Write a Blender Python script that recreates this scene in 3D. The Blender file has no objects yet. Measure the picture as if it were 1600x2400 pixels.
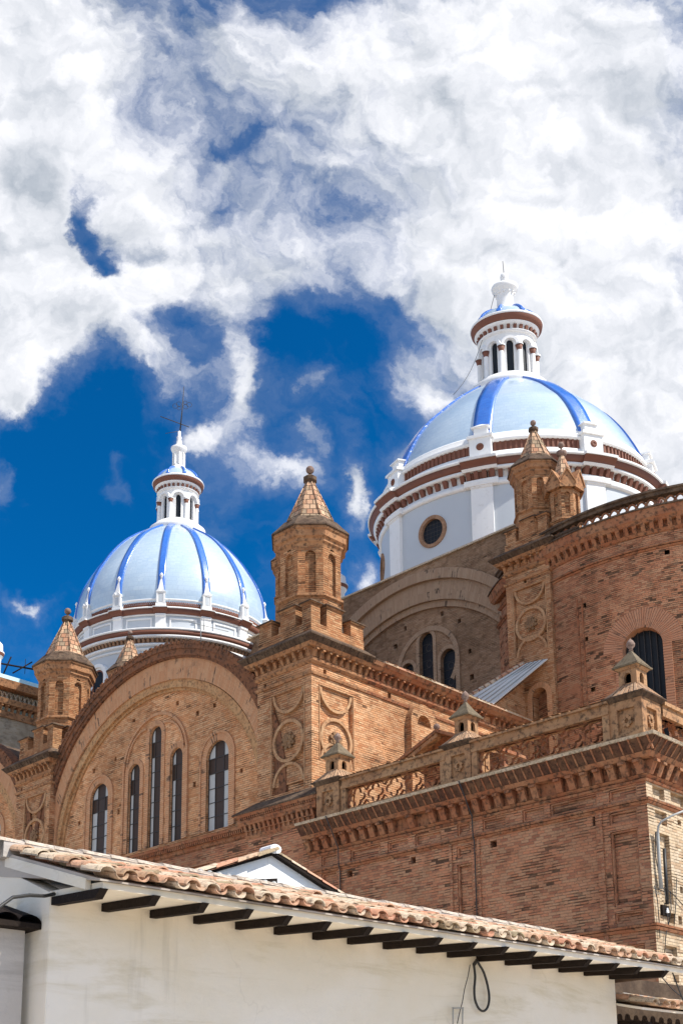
import bpy, bmesh, math, random
from mathutils import Vector, Matrix
from mathutils.geometry import tessellate_polygon
random.seed(7)
R_ = math.radians
SC = bpy.context.scene
COL = SC.collection
# ------------------------------------------------------------------ camera
CAMP = (0.0, 0.0, 1.6)
FPX, PIT, ROL, YAW, PX0, PY0 = 2876.5, 0.2205, 0.0029, 0.7777, 707.8, 2037.2
def _cam():
    c, s = math.cos(YAW), math.sin(YAW)
    r0 = Vector((c, -s, 0)); f0 = Vector((s, c, 0)); z = Vector((0, 0, 1))
    F = f0*math.cos(PIT) + z*math.sin(PIT); U = -f0*math.sin(PIT) + z*math.cos(PIT)
    return F, r0*math.cos(ROL) - U*math.sin(ROL), r0*math.sin(ROL) + U*math.cos(ROL)
CF, CX, CY = _cam()
cd = bpy.data.cameras.new('camera'); cam = bpy.data.objects.new('camera', cd); COL.objects.link(cam)
cd.sensor_fit = 'HORIZONTAL'; cd.sensor_width = 36; cd.lens = 36*FPX/1600
cd.shift_x = (800-PX0)/1600; cd.shift_y = (PY0-1200)/1600; cd.clip_end = 6000; cd.clip_start = .1
m = Matrix((CX, CY, -CF)).transposed().to_4x4(); m.translation = Vector(CAMP); cam.matrix_world = m
SC.camera = cam
def ray(px, py): return CF + CX*((px-PX0)/FPX) - CY*((py-PY0)/FPX)
def onx(px, py, X):
    d = ray(px, py); t = (X-CAMP[0])/d.x; return Vector(CAMP) + d*t
def ony(px, py, Y):
    d = ray(px, py); t = (Y-CAMP[1])/d.y; return Vector(CAMP) + d*t
# ------------------------------------------------------------------ light
SUN_AZ, SUN_EL = 290.0, 50.0
SC.view_settings.view_transform = 'Standard'; SC.view_settings.look = 'None'
SC.view_settings.exposure = 0.32; SC.view_settings.gamma = 1
sd = bpy.data.lights.new('sun', 'SUN'); sun = bpy.data.objects.new('sun', sd); COL.objects.link(sun)
sd.energy = 4.9; sd.angle = R_(.53); sd.color = (1, .95, .87)
sv = Vector((math.cos(R_(SUN_AZ))*math.cos(R_(SUN_EL)), math.sin(R_(SUN_AZ))*math.cos(R_(SUN_EL)), math.sin(R_(SUN_EL))))
sun.rotation_euler = sv.to_track_quat('Z', 'Y').to_euler(); sun.location = (0, -20, 60)
# ---- node maths helper
class E:
    def __init__(s, nt, sock): s.nt, s.s = nt, sock
    def _m(s, op, *a):
        n = s.nt.nodes.new('ShaderNodeMath'); n.operation = op
        for i, v in enumerate((s,)+a):
            if isinstance(v, E): s.nt.links.new(v.s, n.inputs[i])
            else: n.inputs[i].default_value = v
        return E(s.nt, n.outputs[0])
    def __add__(s, o): return s._m('ADD', o)
    __radd__ = __add__
    def __sub__(s, o): return s._m('SUBTRACT', o)
    def __rsub__(s, o): return (s*-1.0)+o
    def __mul__(s, o): return s._m('MULTIPLY', o)
    __rmul__ = __mul__
    def __truediv__(s, o): return s._m('DIVIDE', o)
    def floor(s): return s._m('FLOOR')
    def gt(s, o): return s._m('GREATER_THAN', o)
    def max(s, o): return s._m('MAXIMUM', o)
    def min(s, o): return s._m('MINIMUM', o)
    def pow(s, o): return s._m('POWER', o)
    def ss(s, a, b):
        n = s.nt.nodes.new('ShaderNodeMapRange'); n.interpolation_type = 'SMOOTHSTEP'
        s.nt.links.new(s.s, n.inputs[0]); n.inputs[1].default_value = a; n.inputs[2].default_value = b
        return E(s.nt, n.outputs[0])
def xyz(nt, x, y, z):
    n = nt.nodes.new('ShaderNodeCombineXYZ')
    for i, v in enumerate((x, y, z)):
        if isinstance(v, E): nt.links.new(v.s, n.inputs[i])
        else: n.inputs[i].default_value = v
    return E(nt, n.outputs[0])
def dot(nt, v, c):
    n = nt.nodes.new('ShaderNodeVectorMath'); n.operation = 'DOT_PRODUCT'
    nt.links.new(v.s, n.inputs[0]); n.inputs[1].default_value = tuple(c); return E(nt, n.outputs['Value'])
def noise(nt, v, scale, detail=4, rough=.55, dist=0.0, lac=2.0):
    n = nt.nodes.new('ShaderNodeTexNoise'); nt.links.new(v.s, n.inputs['Vector'])
    n.inputs['Scale'].default_value = scale; n.inputs['Detail'].default_value = detail
    n.inputs['Roughness'].default_value = rough; n.inputs['Distortion'].default_value = dist
    n.inputs['Lacunarity'].default_value = lac
    return E(nt, n.outputs['Fac'])
def mixc(nt, f, a, b, mode='MIX'):
    n = nt.nodes.new('ShaderNodeMix'); n.data_type = 'RGBA'; n.blend_type = mode
    for k, v in ((0, f), (6, a), (7, b)):
        if isinstance(v, E): nt.links.new(v.s, n.inputs[k])
        elif k == 0: n.inputs[0].default_value = v
        else: n.inputs[k].default_value = (*v, 1) if len(v) == 3 else v
    return E(nt, n.outputs[2])
# ------------------------------------------------------------------ world: sky and clouds by direction
W = bpy.data.worlds.new("World"); SC.world = W; W.use_nodes = True
nt = W.node_tree; nt.nodes.clear()
out = nt.nodes.new('ShaderNodeOutputWorld'); bg = nt.nodes.new('ShaderNodeBackground'); nt.links.new(bg.outputs[0], out.inputs[0])
sky = nt.nodes.new('ShaderNodeTexSky'); sky.sky_type = 'NISHITA'; sky.sun_disc = False
sky.sun_elevation = R_(SUN_EL); sky.sun_rotation = R_(90-SUN_AZ); sky.altitude = 2500; sky.dust_density = .3; sky.ozone_density = 2.5
tc = nt.nodes.new('ShaderNodeTexCoord'); D = E(nt, tc.outputs['Generated'])
dF = dot(nt, D, CF).max(.08)
IX = dot(nt, D, CX)/dF*(FPX/1000) + PX0/1000; IY = dot(nt, D, CY)/dF*(-FPX/1000) + PY0/1000
q = xyz(nt, IX, IY, 0.0)
warp = noise(nt, q, 3.0, 8, .62)
warp2 = noise(nt, xyz(nt, IX+5.2, IY+1.3, 0.0), 3.0, 8, .62)
WX = IX + (warp-.5)*.34; WY = IY + (warp2-.5)*.34
dens = None
# (x, y, rx, ry, weight) in thousands of photograph pixels: gaussian lumps of cover (+) and clear air (-)
BL = [(.08,.20,.21,.36,1.2),(.06,.55,.12,.22,1.2),(.22,.73,.13,.09,1.15),(.10,.70,.10,.12,.5),(.02,.87,.10,.10,1.2),(.05,.95,.05,.045,.6),
      (.46,.12,.22,.16,.42),(.66,.40,.34,.34,.47),(.38,.52,.16,.18,.43),(.55,.66,.18,.12,.44),(.36,.66,.10,.08,.3),(1.10,.12,.36,.22,.75),(1.40,.55,.36,.60,1.0),(1.02,.60,.20,.22,.50),(1.52,1.0,.16,.22,.9),(1.20,.97,.10,.08,.3),
      (.34,.85,.10,.05,.50),(.44,.92,.08,.05,.40),(.57,.86,.035,.10,.62),(.59,.97,.05,.06,.45),(.52,1.03,.07,.035,.55),(.64,1.08,.08,.035,.62),(.71,1.01,.04,.04,.45),(.68,1.13,.05,.03,.35),(.95,.88,.09,.07,.45),(1.0,.93,.04,.04,.3),(.72,.90,.03,.04,.42),
      (.79,1.15,.028,.085,.85),(.84,1.33,.033,.055,.6),(.04,1.40,.050,.020,.65),(.262,1.10,.035,.018,.45),(.25,1.14,.04,.025,.42),(.285,1.16,.02,.03,.3),(.95,1.08,.09,.04,.42),(.01,1.11,.03,.03,.4),
      (.175,.49,.045,.10,-1.05),(.235,.64,.04,.05,-.85),(.20,.57,.03,.05,-.3),(.44,.20,.12,.14,.04),(.58,.32,.06,.04,-.16),(.52,.48,.04,.04,-.16),(.45,.78,.05,.05,-.2),
      (.16,1.05,.16,.13,-.5),(.80,.80,.13,.09,-.55),(.66,.80,.06,.06,-.4),(.85,1.0,.10,.12,-.35),(.20,1.35,.25,.15,-.3),(1.24,.13,.07,.10,-.2),(.42,1.02,.05,.05,-.2)]
for (bx, by, rx, ry, w) in BL:
    a = (WX-bx)*(1/rx); b = (WY-by)*(1/ry)
    g = ((a*a+b*b)*-1.0)._m('EXPONENT')*w
    dens = g if dens is None else dens+g
front = dot(nt, D, CF).ss(.45, .7)
n1 = noise(nt, xyz(nt, WX, WY*1.1, 0.3), 3.0, 8, .53, .0)
n1b = noise(nt, xyz(nt, WX+.022, WY*1.1-.040, 0.3), 3.0, 6, .52, .0)
n2 = noise(nt, xyz(nt, WX, WY, 4.0), 9.0, 6, .55, .0)
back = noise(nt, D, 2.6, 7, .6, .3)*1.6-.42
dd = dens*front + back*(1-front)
n3 = noise(nt, xyz(nt, (WX+WY)*.75, (WY-WX)*1.5, 7.0), 8.0, 7, .62, .0)
midz = 1-dd.ss(.75, 1.5)
dd = dd + (n1-.5)*1.05 + (n2-.5)*.45 + (n3-.5)*.62*midz
alpha = (dd.ss(.15, .86)*.98).max(dd.ss(-.15, .75)*.24)
relief = (n1-n1b)*1.9
gr = noise(nt, xyz(nt, IX, IY*1.5, 2.0), 2.3, 3, .45)
thick = dd.ss(.5, 1.5)
shade = gr.ss(.40, .75)*thick*.24
lum = ((.62 + relief - shade + alpha*.16).min(.86).max(.45))*(1+(1-front)*.75)  # unseen clouds outside the view are made brighter to add fill light
dk_ = (.86-lum).max(0.0)
cl = xyz(nt, (lum-dk_*.16*front)*(.96+(1-front)*.03), (lum-dk_*.06*front)*.968, lum*(1.01-(1-front)*.07)+dk_*.04)
skyc = mixc(nt, 1.0, E(nt, sky.outputs[0]), (.001, .070, .120), 'MULTIPLY')
skyc = mixc(nt, .0, skyc, (0, .13, .4))
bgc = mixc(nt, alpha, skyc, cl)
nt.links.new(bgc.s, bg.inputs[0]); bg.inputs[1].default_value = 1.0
try:
    W.cycles.sampling_method = 'MANUAL'; W.cycles.sample_map_resolution = 512
except Exception: pass
# ------------------------------------------------------------------ materials
def newmat(name):
    m = bpy.data.materials.new(name); m.use_nodes = True; nt = m.node_tree
    return m, nt, nt.nodes['Principled BSDF']
def uvw(nt): n = nt.nodes.new('ShaderNodeUVMap'); return E(nt, n.outputs[0])
def objc(nt): n = nt.nodes.new('ShaderNodeTexCoord'); return E(nt, n.outputs['Object'])
def worldp(nt): n = nt.nodes.new('ShaderNodeNewGeometry'); return E(nt, n.outputs['Position'])
def sepx(nt, v):
    n = nt.nodes.new('ShaderNodeSeparateXYZ'); nt.links.new(v.s, n.inputs[0]); return [E(nt, o) for o in n.outputs]
def wn(nt, v):
    n = nt.nodes.new('ShaderNodeTexWhiteNoise'); n.noise_dimensions = '3D'; nt.links.new(v.s, n.inputs[0]); return E(nt, n.outputs[0])
def bump(nt, bs, h, st, dist=.02):
    n = nt.nodes.new('ShaderNodeBump'); n.inputs['Strength'].default_value = st; n.inputs['Distance'].default_value = dist
    nt.links.new(h.s, n.inputs['Height']); nt.links.new(n.outputs[0], bs.inputs['Normal'])
def brick(name, ca, cb, cc, mortar, gap=.12, patch=.5, bw=.27, bh=.090, grime=.35, bst=.9, gc=(.05, .035, .022)):
    m, nt, bs = newmat(name); uv = uvw(nt); u, v, _ = sepx(nt, uv)
    P = worldp(nt)
    wob = noise(nt, P, 1.3, 2)-.5
    v = v + wob*.03
    row = (v/bh).floor(); fu = u/bw + row*.5 + wn(nt, xyz(nt, row, 3.0, 1.0))*.35
    colm = fu.floor(); rnd = wn(nt, xyz(nt, colm, row, 0.0)); rnd2 = wn(nt, xyz(nt, colm, row, 7.0))
    fv = v/bh - row; fx = fu - colm
    ev = (fv-.5)._m('ABSOLUTE'); ex = (fx-.5)._m('ABSOLUTE')
    mort = ev.ss(.36, .46).max(ex.ss(.455, .485))
    big = noise(nt, P, .55, 5, .6); med = noise(nt, P, 2.3, 4, .6); fine = noise(nt, P, 14, 3, .6)
    c = mixc(nt, rnd.ss(.1, .9), ca, cb)
    c = mixc(nt, rnd2.gt(.80)*.7, c, cc)
    c = mixc(nt, mort*.55, c, mortar)
    c = mixc(nt, big.ss(.38, .68)*.40, c, mixc(nt, .5, cc, (ca[0]*.75, ca[1]*.7, ca[2]*.62)))
    # missing or dark joints gather in patches, drawn out along the courses
    pa = noise(nt, xyz(nt, u*.35, v*1.1, 5.0), 1.6, 3, .6)
    dark = (rnd2*.6+rnd*.4).gt(1-gap*2.0)*pa.ss(patch, patch+.13)
    dj = ev.ss(.22, .40)*wn(nt, xyz(nt, colm, row, 2.0)).gt(.55)*pa.ss(patch-.06, patch+.08)
    dk = dark.max(dj*.8)
    c = mixc(nt, dk*.82, c, gc)
    c = mixc(nt, med.ss(.48, .75)*grime*1.25, c, (.10, .06, .035))
    c = mixc(nt, noise(nt, xyz(nt, u*1.6, v*.35, 2.0), 1.1, 5, .65).ss(.54, .74)*grime, c, (.13, .075, .04))
    c = mixc(nt, noise(nt, xyz(nt, u*.5, v*1.6, 9.0), 1.7, 5, .65).ss(.56, .80)*.40, c, (min(cb[0]*1.25,.85), min(cb[1]*1.35,.8), min(cb[2]*1.5,.7)))
    tone = noise(nt, P, .22, 4, .6, .4).ss(.30, .70)*.42+.74
    c = mixc(nt, 1.0, c, xyz(nt, tone, tone*.99, tone*.97), 'MULTIPLY')
    nt.links.new(c.s, bs.inputs['Base Color']); bs.inputs['Roughness'].default_value = .93
    bs.inputs['Specular IOR Level'].default_value = .2
    h = 1 - mort*.6 - dk*1.0 + fine*.5 + rnd*.35
    bump(nt, bs, h, bst, .035)
    return m
M = {}
M['tower'] = brick('tower_brick', (.60,.31,.155), (.67,.40,.225), (.45,.18,.08), (.34,.19,.105), gap=.10, patch=.52)
M['bay'] = brick('pale_arch_brick', (.72,.36,.175), (.76,.45,.25), (.54,.23,.10), (.50,.27,.145), gap=.09, patch=.53, grime=.32)
M['turret'] = brick('weathered_turret_brick', (.47,.225,.105), (.54,.31,.165), (.34,.13,.055), (.26,.15,.08), gap=.12, patch=.50, grime=.5)
M['wing'] = brick('wing_brick', (.50,.215,.115), (.47,.26,.15), (.29,.115,.068), (.42,.26,.17), gap=.11, patch=.50, grime=.28)
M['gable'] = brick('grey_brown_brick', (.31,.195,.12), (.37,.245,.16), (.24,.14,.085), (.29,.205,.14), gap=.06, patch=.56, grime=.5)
M['apse'] = brick('apse_brick', (.52,.225,.12), (.54,.29,.165), (.33,.135,.075), (.40,.24,.15), gap=.14, patch=.47)
M['cream'] = brick('cream_brick', (.56,.44,.30), (.60,.49,.36), (.44,.29,.18), (.42,.33,.23), gap=.08, patch=.55)
M['pale'] = brick('pale_brick', (.52,.43,.32), (.56,.47,.36), (.45,.34,.23), (.5,.42,.32), gap=.06, patch=.56)
def rough(name, a, b, grimec=(.05,.035,.025), g=.5, sc=1.0, ro=.9, bst=.5, ribs=0, streak=False):
    m, nt, bs = newmat(name); P = worldp(nt)
    big = noise(nt, P, .8*sc, 5, .65); med = noise(nt, P, 4*sc, 5, .65); fine = noise(nt, P, 20*sc, 3, .6)
    c = mixc(nt, big.ss(.35, .7), a, b)
    c = mixc(nt, med.ss(.46, .66)*g, c, grimec)
    c = mixc(nt, noise(nt, P, 9*sc, 5, .7).ss(.56, .76)*.35, c, (min(b[0]*1.5,.8), min(b[1]*1.5,.75), min(b[2]*1.5,.7)))
    nt.links.new(c.s, bs.inputs['Base Color']); bs.inputs['Roughness'].default_value = ro
    bs.inputs['Specular IOR Level'].default_value = .25
    bump(nt, bs, med*.5+fine*.5, bst, .03)
    return m
M['terra'] = rough('terracotta_moulding', (.33,.125,.06), (.38,.19,.10), g=.8, sc=1.5)
M['ochre'] = rough('weathered_ochre_moulding', (.36,.17,.08), (.45,.24,.12), g=.75, sc=1.5)
M['lip'] = rough('lichened_cornice_edge', (.085,.052,.034), (.17,.115,.075), grimec=(.02,.016,.012), g=.7, sc=2)
M['ring_m'] = rough('brown_arch_moulding', (.46,.24,.11), (.56,.33,.16), g=.6, sc=2)
M['dros'] = rough('dark_carved_rosette', (.24,.135,.07), (.32,.19,.10), g=.6, sc=4)
M['balu'] = rough('brown_balustrade_brick', (.36,.19,.095), (.46,.27,.14), g=.75, sc=1.5)
M['ridge'] = rough('pale_ridge_mortar', (.62,.52,.42), (.70,.60,.49), grimec=(.14,.11,.08), g=.55, sc=3)
M['rim'] = rough('tan_panel_moulding', (.45,.245,.125), (.53,.33,.18), g=.5, sc=2)
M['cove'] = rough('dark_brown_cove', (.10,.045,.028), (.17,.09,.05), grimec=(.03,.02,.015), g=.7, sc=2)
M['slate'] = rough('spire_tile', (.42,.255,.15), (.53,.35,.22), g=.6, sc=2.5)
M['moss'] = rough('mossy_pyramid_stone', (.15,.115,.072), (.21,.165,.11), g=.5, sc=2.5)
M['stone'] = rough('light_stone', (.50,.40,.28), (.60,.50,.38), g=.55, sc=3)
M['finial'] = rough('grey_finial_ball', (.22,.14,.11), (.33,.24,.20), g=.5, sc=6)
M['hood'] = rough('arch_hood_brick', (.25,.105,.05), (.17,.08,.045), grimec=(.025,.018,.013), g=.8, sc=1.6)
def spire_mat():
    m, nt, bs = newmat('spire_scale_tiles'); uv = uvw(nt); u, v, _ = sepx(nt, uv); P = worldp(nt)
    bh, bw = .29, .26; row = (v/bh).floor(); fu = u/bw+row*.5; cm = fu.floor()
    r1 = wn(nt, xyz(nt, cm, row, 1.0)); ev = ((v/bh-row)-.5)._m('ABSOLUTE'); ex = ((fu-cm)-.5)._m('ABSOLUTE')
    mort = ev.ss(.40, .48).max(ex.ss(.42, .48))
    c = mixc(nt, r1, (.42,.20,.11), (.62,.44,.28)); c = mixc(nt, r1.ss(.75, .8)*.8, c, (.26,.19,.12))
    med = noise(nt, P, 6, 4, .7); c = mixc(nt, med.ss(.5, .75)*.5, c, (.12,.09,.06)); c = mixc(nt, mort*.8, c, (.07,.045,.03))
    nt.links.new(c.s, bs.inputs['Base Color']); bs.inputs['Roughness'].default_value = .9
    bump(nt, bs, 1-mort+med*.6+r1*.4, .9, .05); return m
M['spire'] = spire_mat()
def radial_mat(name, ca, cb, g):
    # u runs round the arch, v across it: bricks on end
    m, nt, bs = newmat(name); uv = uvw(nt); u, v, _ = sepx(nt, uv); P = worldp(nt)
    bw = .085; cm = (u/bw).floor(); fx = ((u/bw-cm)-.5)._m('ABSOLUTE'); r1 = wn(nt, xyz(nt, cm, (v/.5).floor(), 2.0))
    mort = fx.ss(.33, .46); c = mixc(nt, r1, ca, cb); c = mixc(nt, mort*.5, c, (ca[0]*.6, ca[1]*.5, ca[2]*.45))
    pa = noise(nt, P, 1.5, 4, .6); dk = r1.gt(.80)*pa.ss(.52, .66)
    c = mixc(nt, dk*.8, c, (.07,.045,.03)); med = noise(nt, P, 2.5, 5, .7); c = mixc(nt, med.ss(.52, .78)*g, c, (.13,.08,.05))
    c = mixc(nt, noise(nt, P, 4, 4, .7).ss(.6, .8)*.35, c, (.6,.43,.28))
    nt.links.new(c.s, bs.inputs['Base Color']); bs.inputs['Roughness'].default_value = .93
    bump(nt, bs, 1-mort-dk+med*.5+r1*.4, .9, .035); return m
M['vous'] = radial_mat('upright_arch_bricks', (.60,.29,.14), (.66,.37,.20), .55)
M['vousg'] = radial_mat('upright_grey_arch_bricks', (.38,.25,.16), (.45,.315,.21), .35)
M['vousa'] = radial_mat('upright_red_arch_bricks', (.50,.225,.12), (.53,.27,.155), .35)
def paint(name, a, b, ro=.6, coat=0.0, g=.12, gcol=(.25,.22,.18), sc=1.0, bst=.15, spec=.4):
    m, nt, bs = newmat(name); P = worldp(nt)
    c = mixc(nt, noise(nt, P, .7*sc, 4, .6), a, b)
    c = mixc(nt, noise(nt, P, 3*sc, 6, .7).ss(.52, .78)*g, c, gcol)
    nt.links.new(c.s, bs.inputs['Base Color']); bs.inputs['Roughness'].default_value = ro
    bs.inputs['Specular IOR Level'].default_value = spec
    bs.inputs['Coat Weight'].default_value = coat; bs.inputs['Coat Roughness'].default_value = .12
    bump(nt, bs, noise(nt, P, 9*sc, 4, .6), bst, .02); return m
M['white'] = paint('white_painted_masonry', (.78,.775,.76), (.84,.835,.82), g=.38, gcol=(.42,.39,.35))
M['grey'] = paint('blue_grey_painted_wall', (.47,.51,.55), (.53,.56,.59), g=.2, gcol=(.4,.42,.42))
M['brown'] = paint('red_brown_painted_moulding', (.17,.060,.036), (.22,.09,.055), ro=.7, g=.3, gcol=(.08,.05,.04))
M['brownb'] = rough('unpainted_brick_brackets', (.30,.17,.10), (.40,.24,.15), g=.4, sc=3)
M['brownb2'] = rough('dark_stained_boards', (.07,.045,.03), (.13,.09,.06), g=.5, sc=3)
M['glass'] = paint('dark_window_glass', (.008,.011,.016), (.02,.024,.03), ro=.4, g=.0, spec=.18)
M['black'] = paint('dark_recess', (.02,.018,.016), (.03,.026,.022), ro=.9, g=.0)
M['iron'] = paint('dark_iron', (.03,.03,.032), (.06,.05,.045), ro=.6, g=.3, gcol=(.1,.05,.03))
M['lightpane'] = paint('pale_grey_glass', (.42,.43,.42), (.52,.53,.52), ro=.6, g=.3, gcol=(.25,.24,.22), sc=2, spec=.2)  # light grey panes with darker blotches
M['brownpane'] = paint('smoky_brown_glass', (.045,.030,.022), (.07,.045,.032), ro=.5, g=.2, gcol=(.02,.015,.012), sc=2, spec=.2)
M['wood'] = paint('black_stained_wood', (.012,.009,.008), (.028,.020,.016), ro=.75, g=.4, gcol=(.05,.038,.028), sc=3, bst=.5, spec=.08)
M['sheet'] = paint('bare_metal_sheet', (.56,.55,.52), (.70,.69,.65), ro=.6, g=.5, gcol=(.4,.38,.34), sc=1.5)
M['cable'] = paint('black_cable_rubber', (.02,.02,.02), (.03,.03,.03), ro=.5, g=0)
M['galv'] = paint('galvanised_steel', (.30,.31,.31), (.40,.40,.38), ro=.45, g=.3, gcol=(.15,.1,.07), sc=4)
M['teal'] = paint('pale_blue_green_roof_tile', (.36,.56,.58), (.45,.64,.66), ro=.35, g=.3, gcol=(.6,.66,.66), sc=3, coat=.3)
def glaze(name, a, b, line, sx, sy, coat, ro):
    m, nt, bs = newmat(name); uv = uvw(nt); u, v, _ = sepx(nt, uv); P = worldp(nt)
    row = (v/sy).floor(); fu = u/sx+row*.5; cm = fu.floor(); r = wn(nt, xyz(nt, cm, row, 0.0))
    ln = ((v/sy-row)-.5)._m('ABSOLUTE').ss(.44, .5).max(((fu-cm)-.5)._m('ABSOLUTE').ss(.45, .5))
    c = mixc(nt, r, a, b); c = mixc(nt, noise(nt, P, .8, 5, .6).ss(.35, .75)*.5, c, b); c = mixc(nt, ln*.5, c, line)
    c = mixc(nt, noise(nt, xyz(nt, u*1.2, v*.15, 0.0), 3, 5, .7).ss(.55, .8)*.18, c, (.35,.38,.38))
    nt.links.new(c.s, bs.inputs['Base Color']); bs.inputs['Roughness'].default_value = ro
    bs.inputs['Coat Weight'].default_value = coat; bs.inputs['Coat Roughness'].default_value = .16
    bump(nt, bs, r*.6-ln*.4+noise(nt, P, 1.3, 3)*1.5, .25, .02); return m
M['pane_blue'] = glaze('pale_blue_glazed_tile', (.42,.545,.67), (.49,.605,.71), (.27,.38,.52), .34, .30, .7, .33)
M['rib_blue'] = glaze('cobalt_glazed_tile', (.025,.13,.52), (.04,.18,.60), (.02,.08,.35), .2, .2, .6, .28)
def claytile():
    m, nt, bs = newmat('clay_roof_tile'); uv = uvw(nt); u, v, _ = sepx(nt, uv); P = worldp(nt)
    r = wn(nt, xyz(nt, u.floor(), v.floor(), 0.0)); r2 = wn(nt, xyz(nt, u.floor(), v.floor(), 5.0))
    c = mixc(nt, r, (.52,.24,.145), (.54,.38,.25)); c = mixc(nt, r2.gt(.70)*.8, c, (.60,.50,.37)); c = mixc(nt, r2.ss(.22, .1)*.8, c, (.30,.25,.15))
    c = mixc(nt, noise(nt, P, 9, 6, .75).ss(.48, .66)*.8, c, (.11,.08,.055)); c = mixc(nt, noise(nt, P, 14, 5, .7).ss(.55, .75)*.45, c, (.75,.66,.52))
    nt.links.new(c.s, bs.inputs['Base Color']); bs.inputs['Roughness'].default_value = .92
    bump(nt, bs, noise(nt, P, 25, 5, .65), .6, .02); return m
M['clay'] = claytile()
def adobe(name, a, b, dirt, g):
    m, nt, bs = newmat(name); P = worldp(nt); x, y, z = sepx(nt, P)
    big = noise(nt, P, .35, 4, .6, .4); str_ = noise(nt, xyz(nt, x*.5, y*.5, z*3), .8, 6, .65, .6)
    c = mixc(nt, big.ss(.3, .7), a, b); c = mixc(nt, str_.ss(.50, .70)*g, c, dirt)
    c = mixc(nt, noise(nt, P, 3.5, 7, .75).ss(.62, .78)*.35, c, (.33,.29,.22))
    vo = nt.nodes.new('ShaderNodeTexVoronoi'); vo.feature = 'DISTANCE_TO_EDGE'; nt.links.new((xyz(nt, x+noise(nt, P, 2, 3)*.6, y, z+noise(nt, P, 2.7, 3)*.6)).s, vo.inputs['Vector']); vo.inputs['Scale'].default_value = .55
    crk = E(nt, vo.outputs[0]).ss(.012, .0)*noise(nt, P, .6, 3).ss(.48, .6)
    c = mixc(nt, crk*.12, c, (.28,.25,.2))
    drip = noise(nt, xyz(nt, x*5, y*5, z*.5), 1.2, 4, .6)*noise(nt, P, .5, 3)
    c = mixc(nt, drip.ss(.30, .42)*.25, c, (.42,.38,.31))
    nt.links.new(c.s, bs.inputs['Base Color']); bs.inputs['Roughness'].default_value = .95
    bump(nt, bs, noise(nt, P, 4, 6, .65)+noise(nt, P, 30, 4, .6)*.15, .35, .05); return m
M['adobe'] = adobe('whitewashed_adobe', (.82,.775,.70), (.75,.68,.55), (.60,.53,.38), .7)
M['lime'] = adobe('bright_limewash', (.90,.90,.88), (.88,.88,.86), (.7,.68,.62), .15)
M['grime'] = adobe('dirty_plaster', (.50,.46,.42), (.40,.35,.30), (.15,.12,.1), .7)
M['shaded_grime'] = adobe('shaded_grey_plaster', (.55,.52,.49), (.48,.44,.40), (.25,.22,.2), .6)  # dirty grey plaster, with the low wall's shade put into its colour
M['ground'] = adobe('pale_paving', (.52,.45,.37), (.46,.40,.33), (.35,.3,.25), .4)
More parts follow.
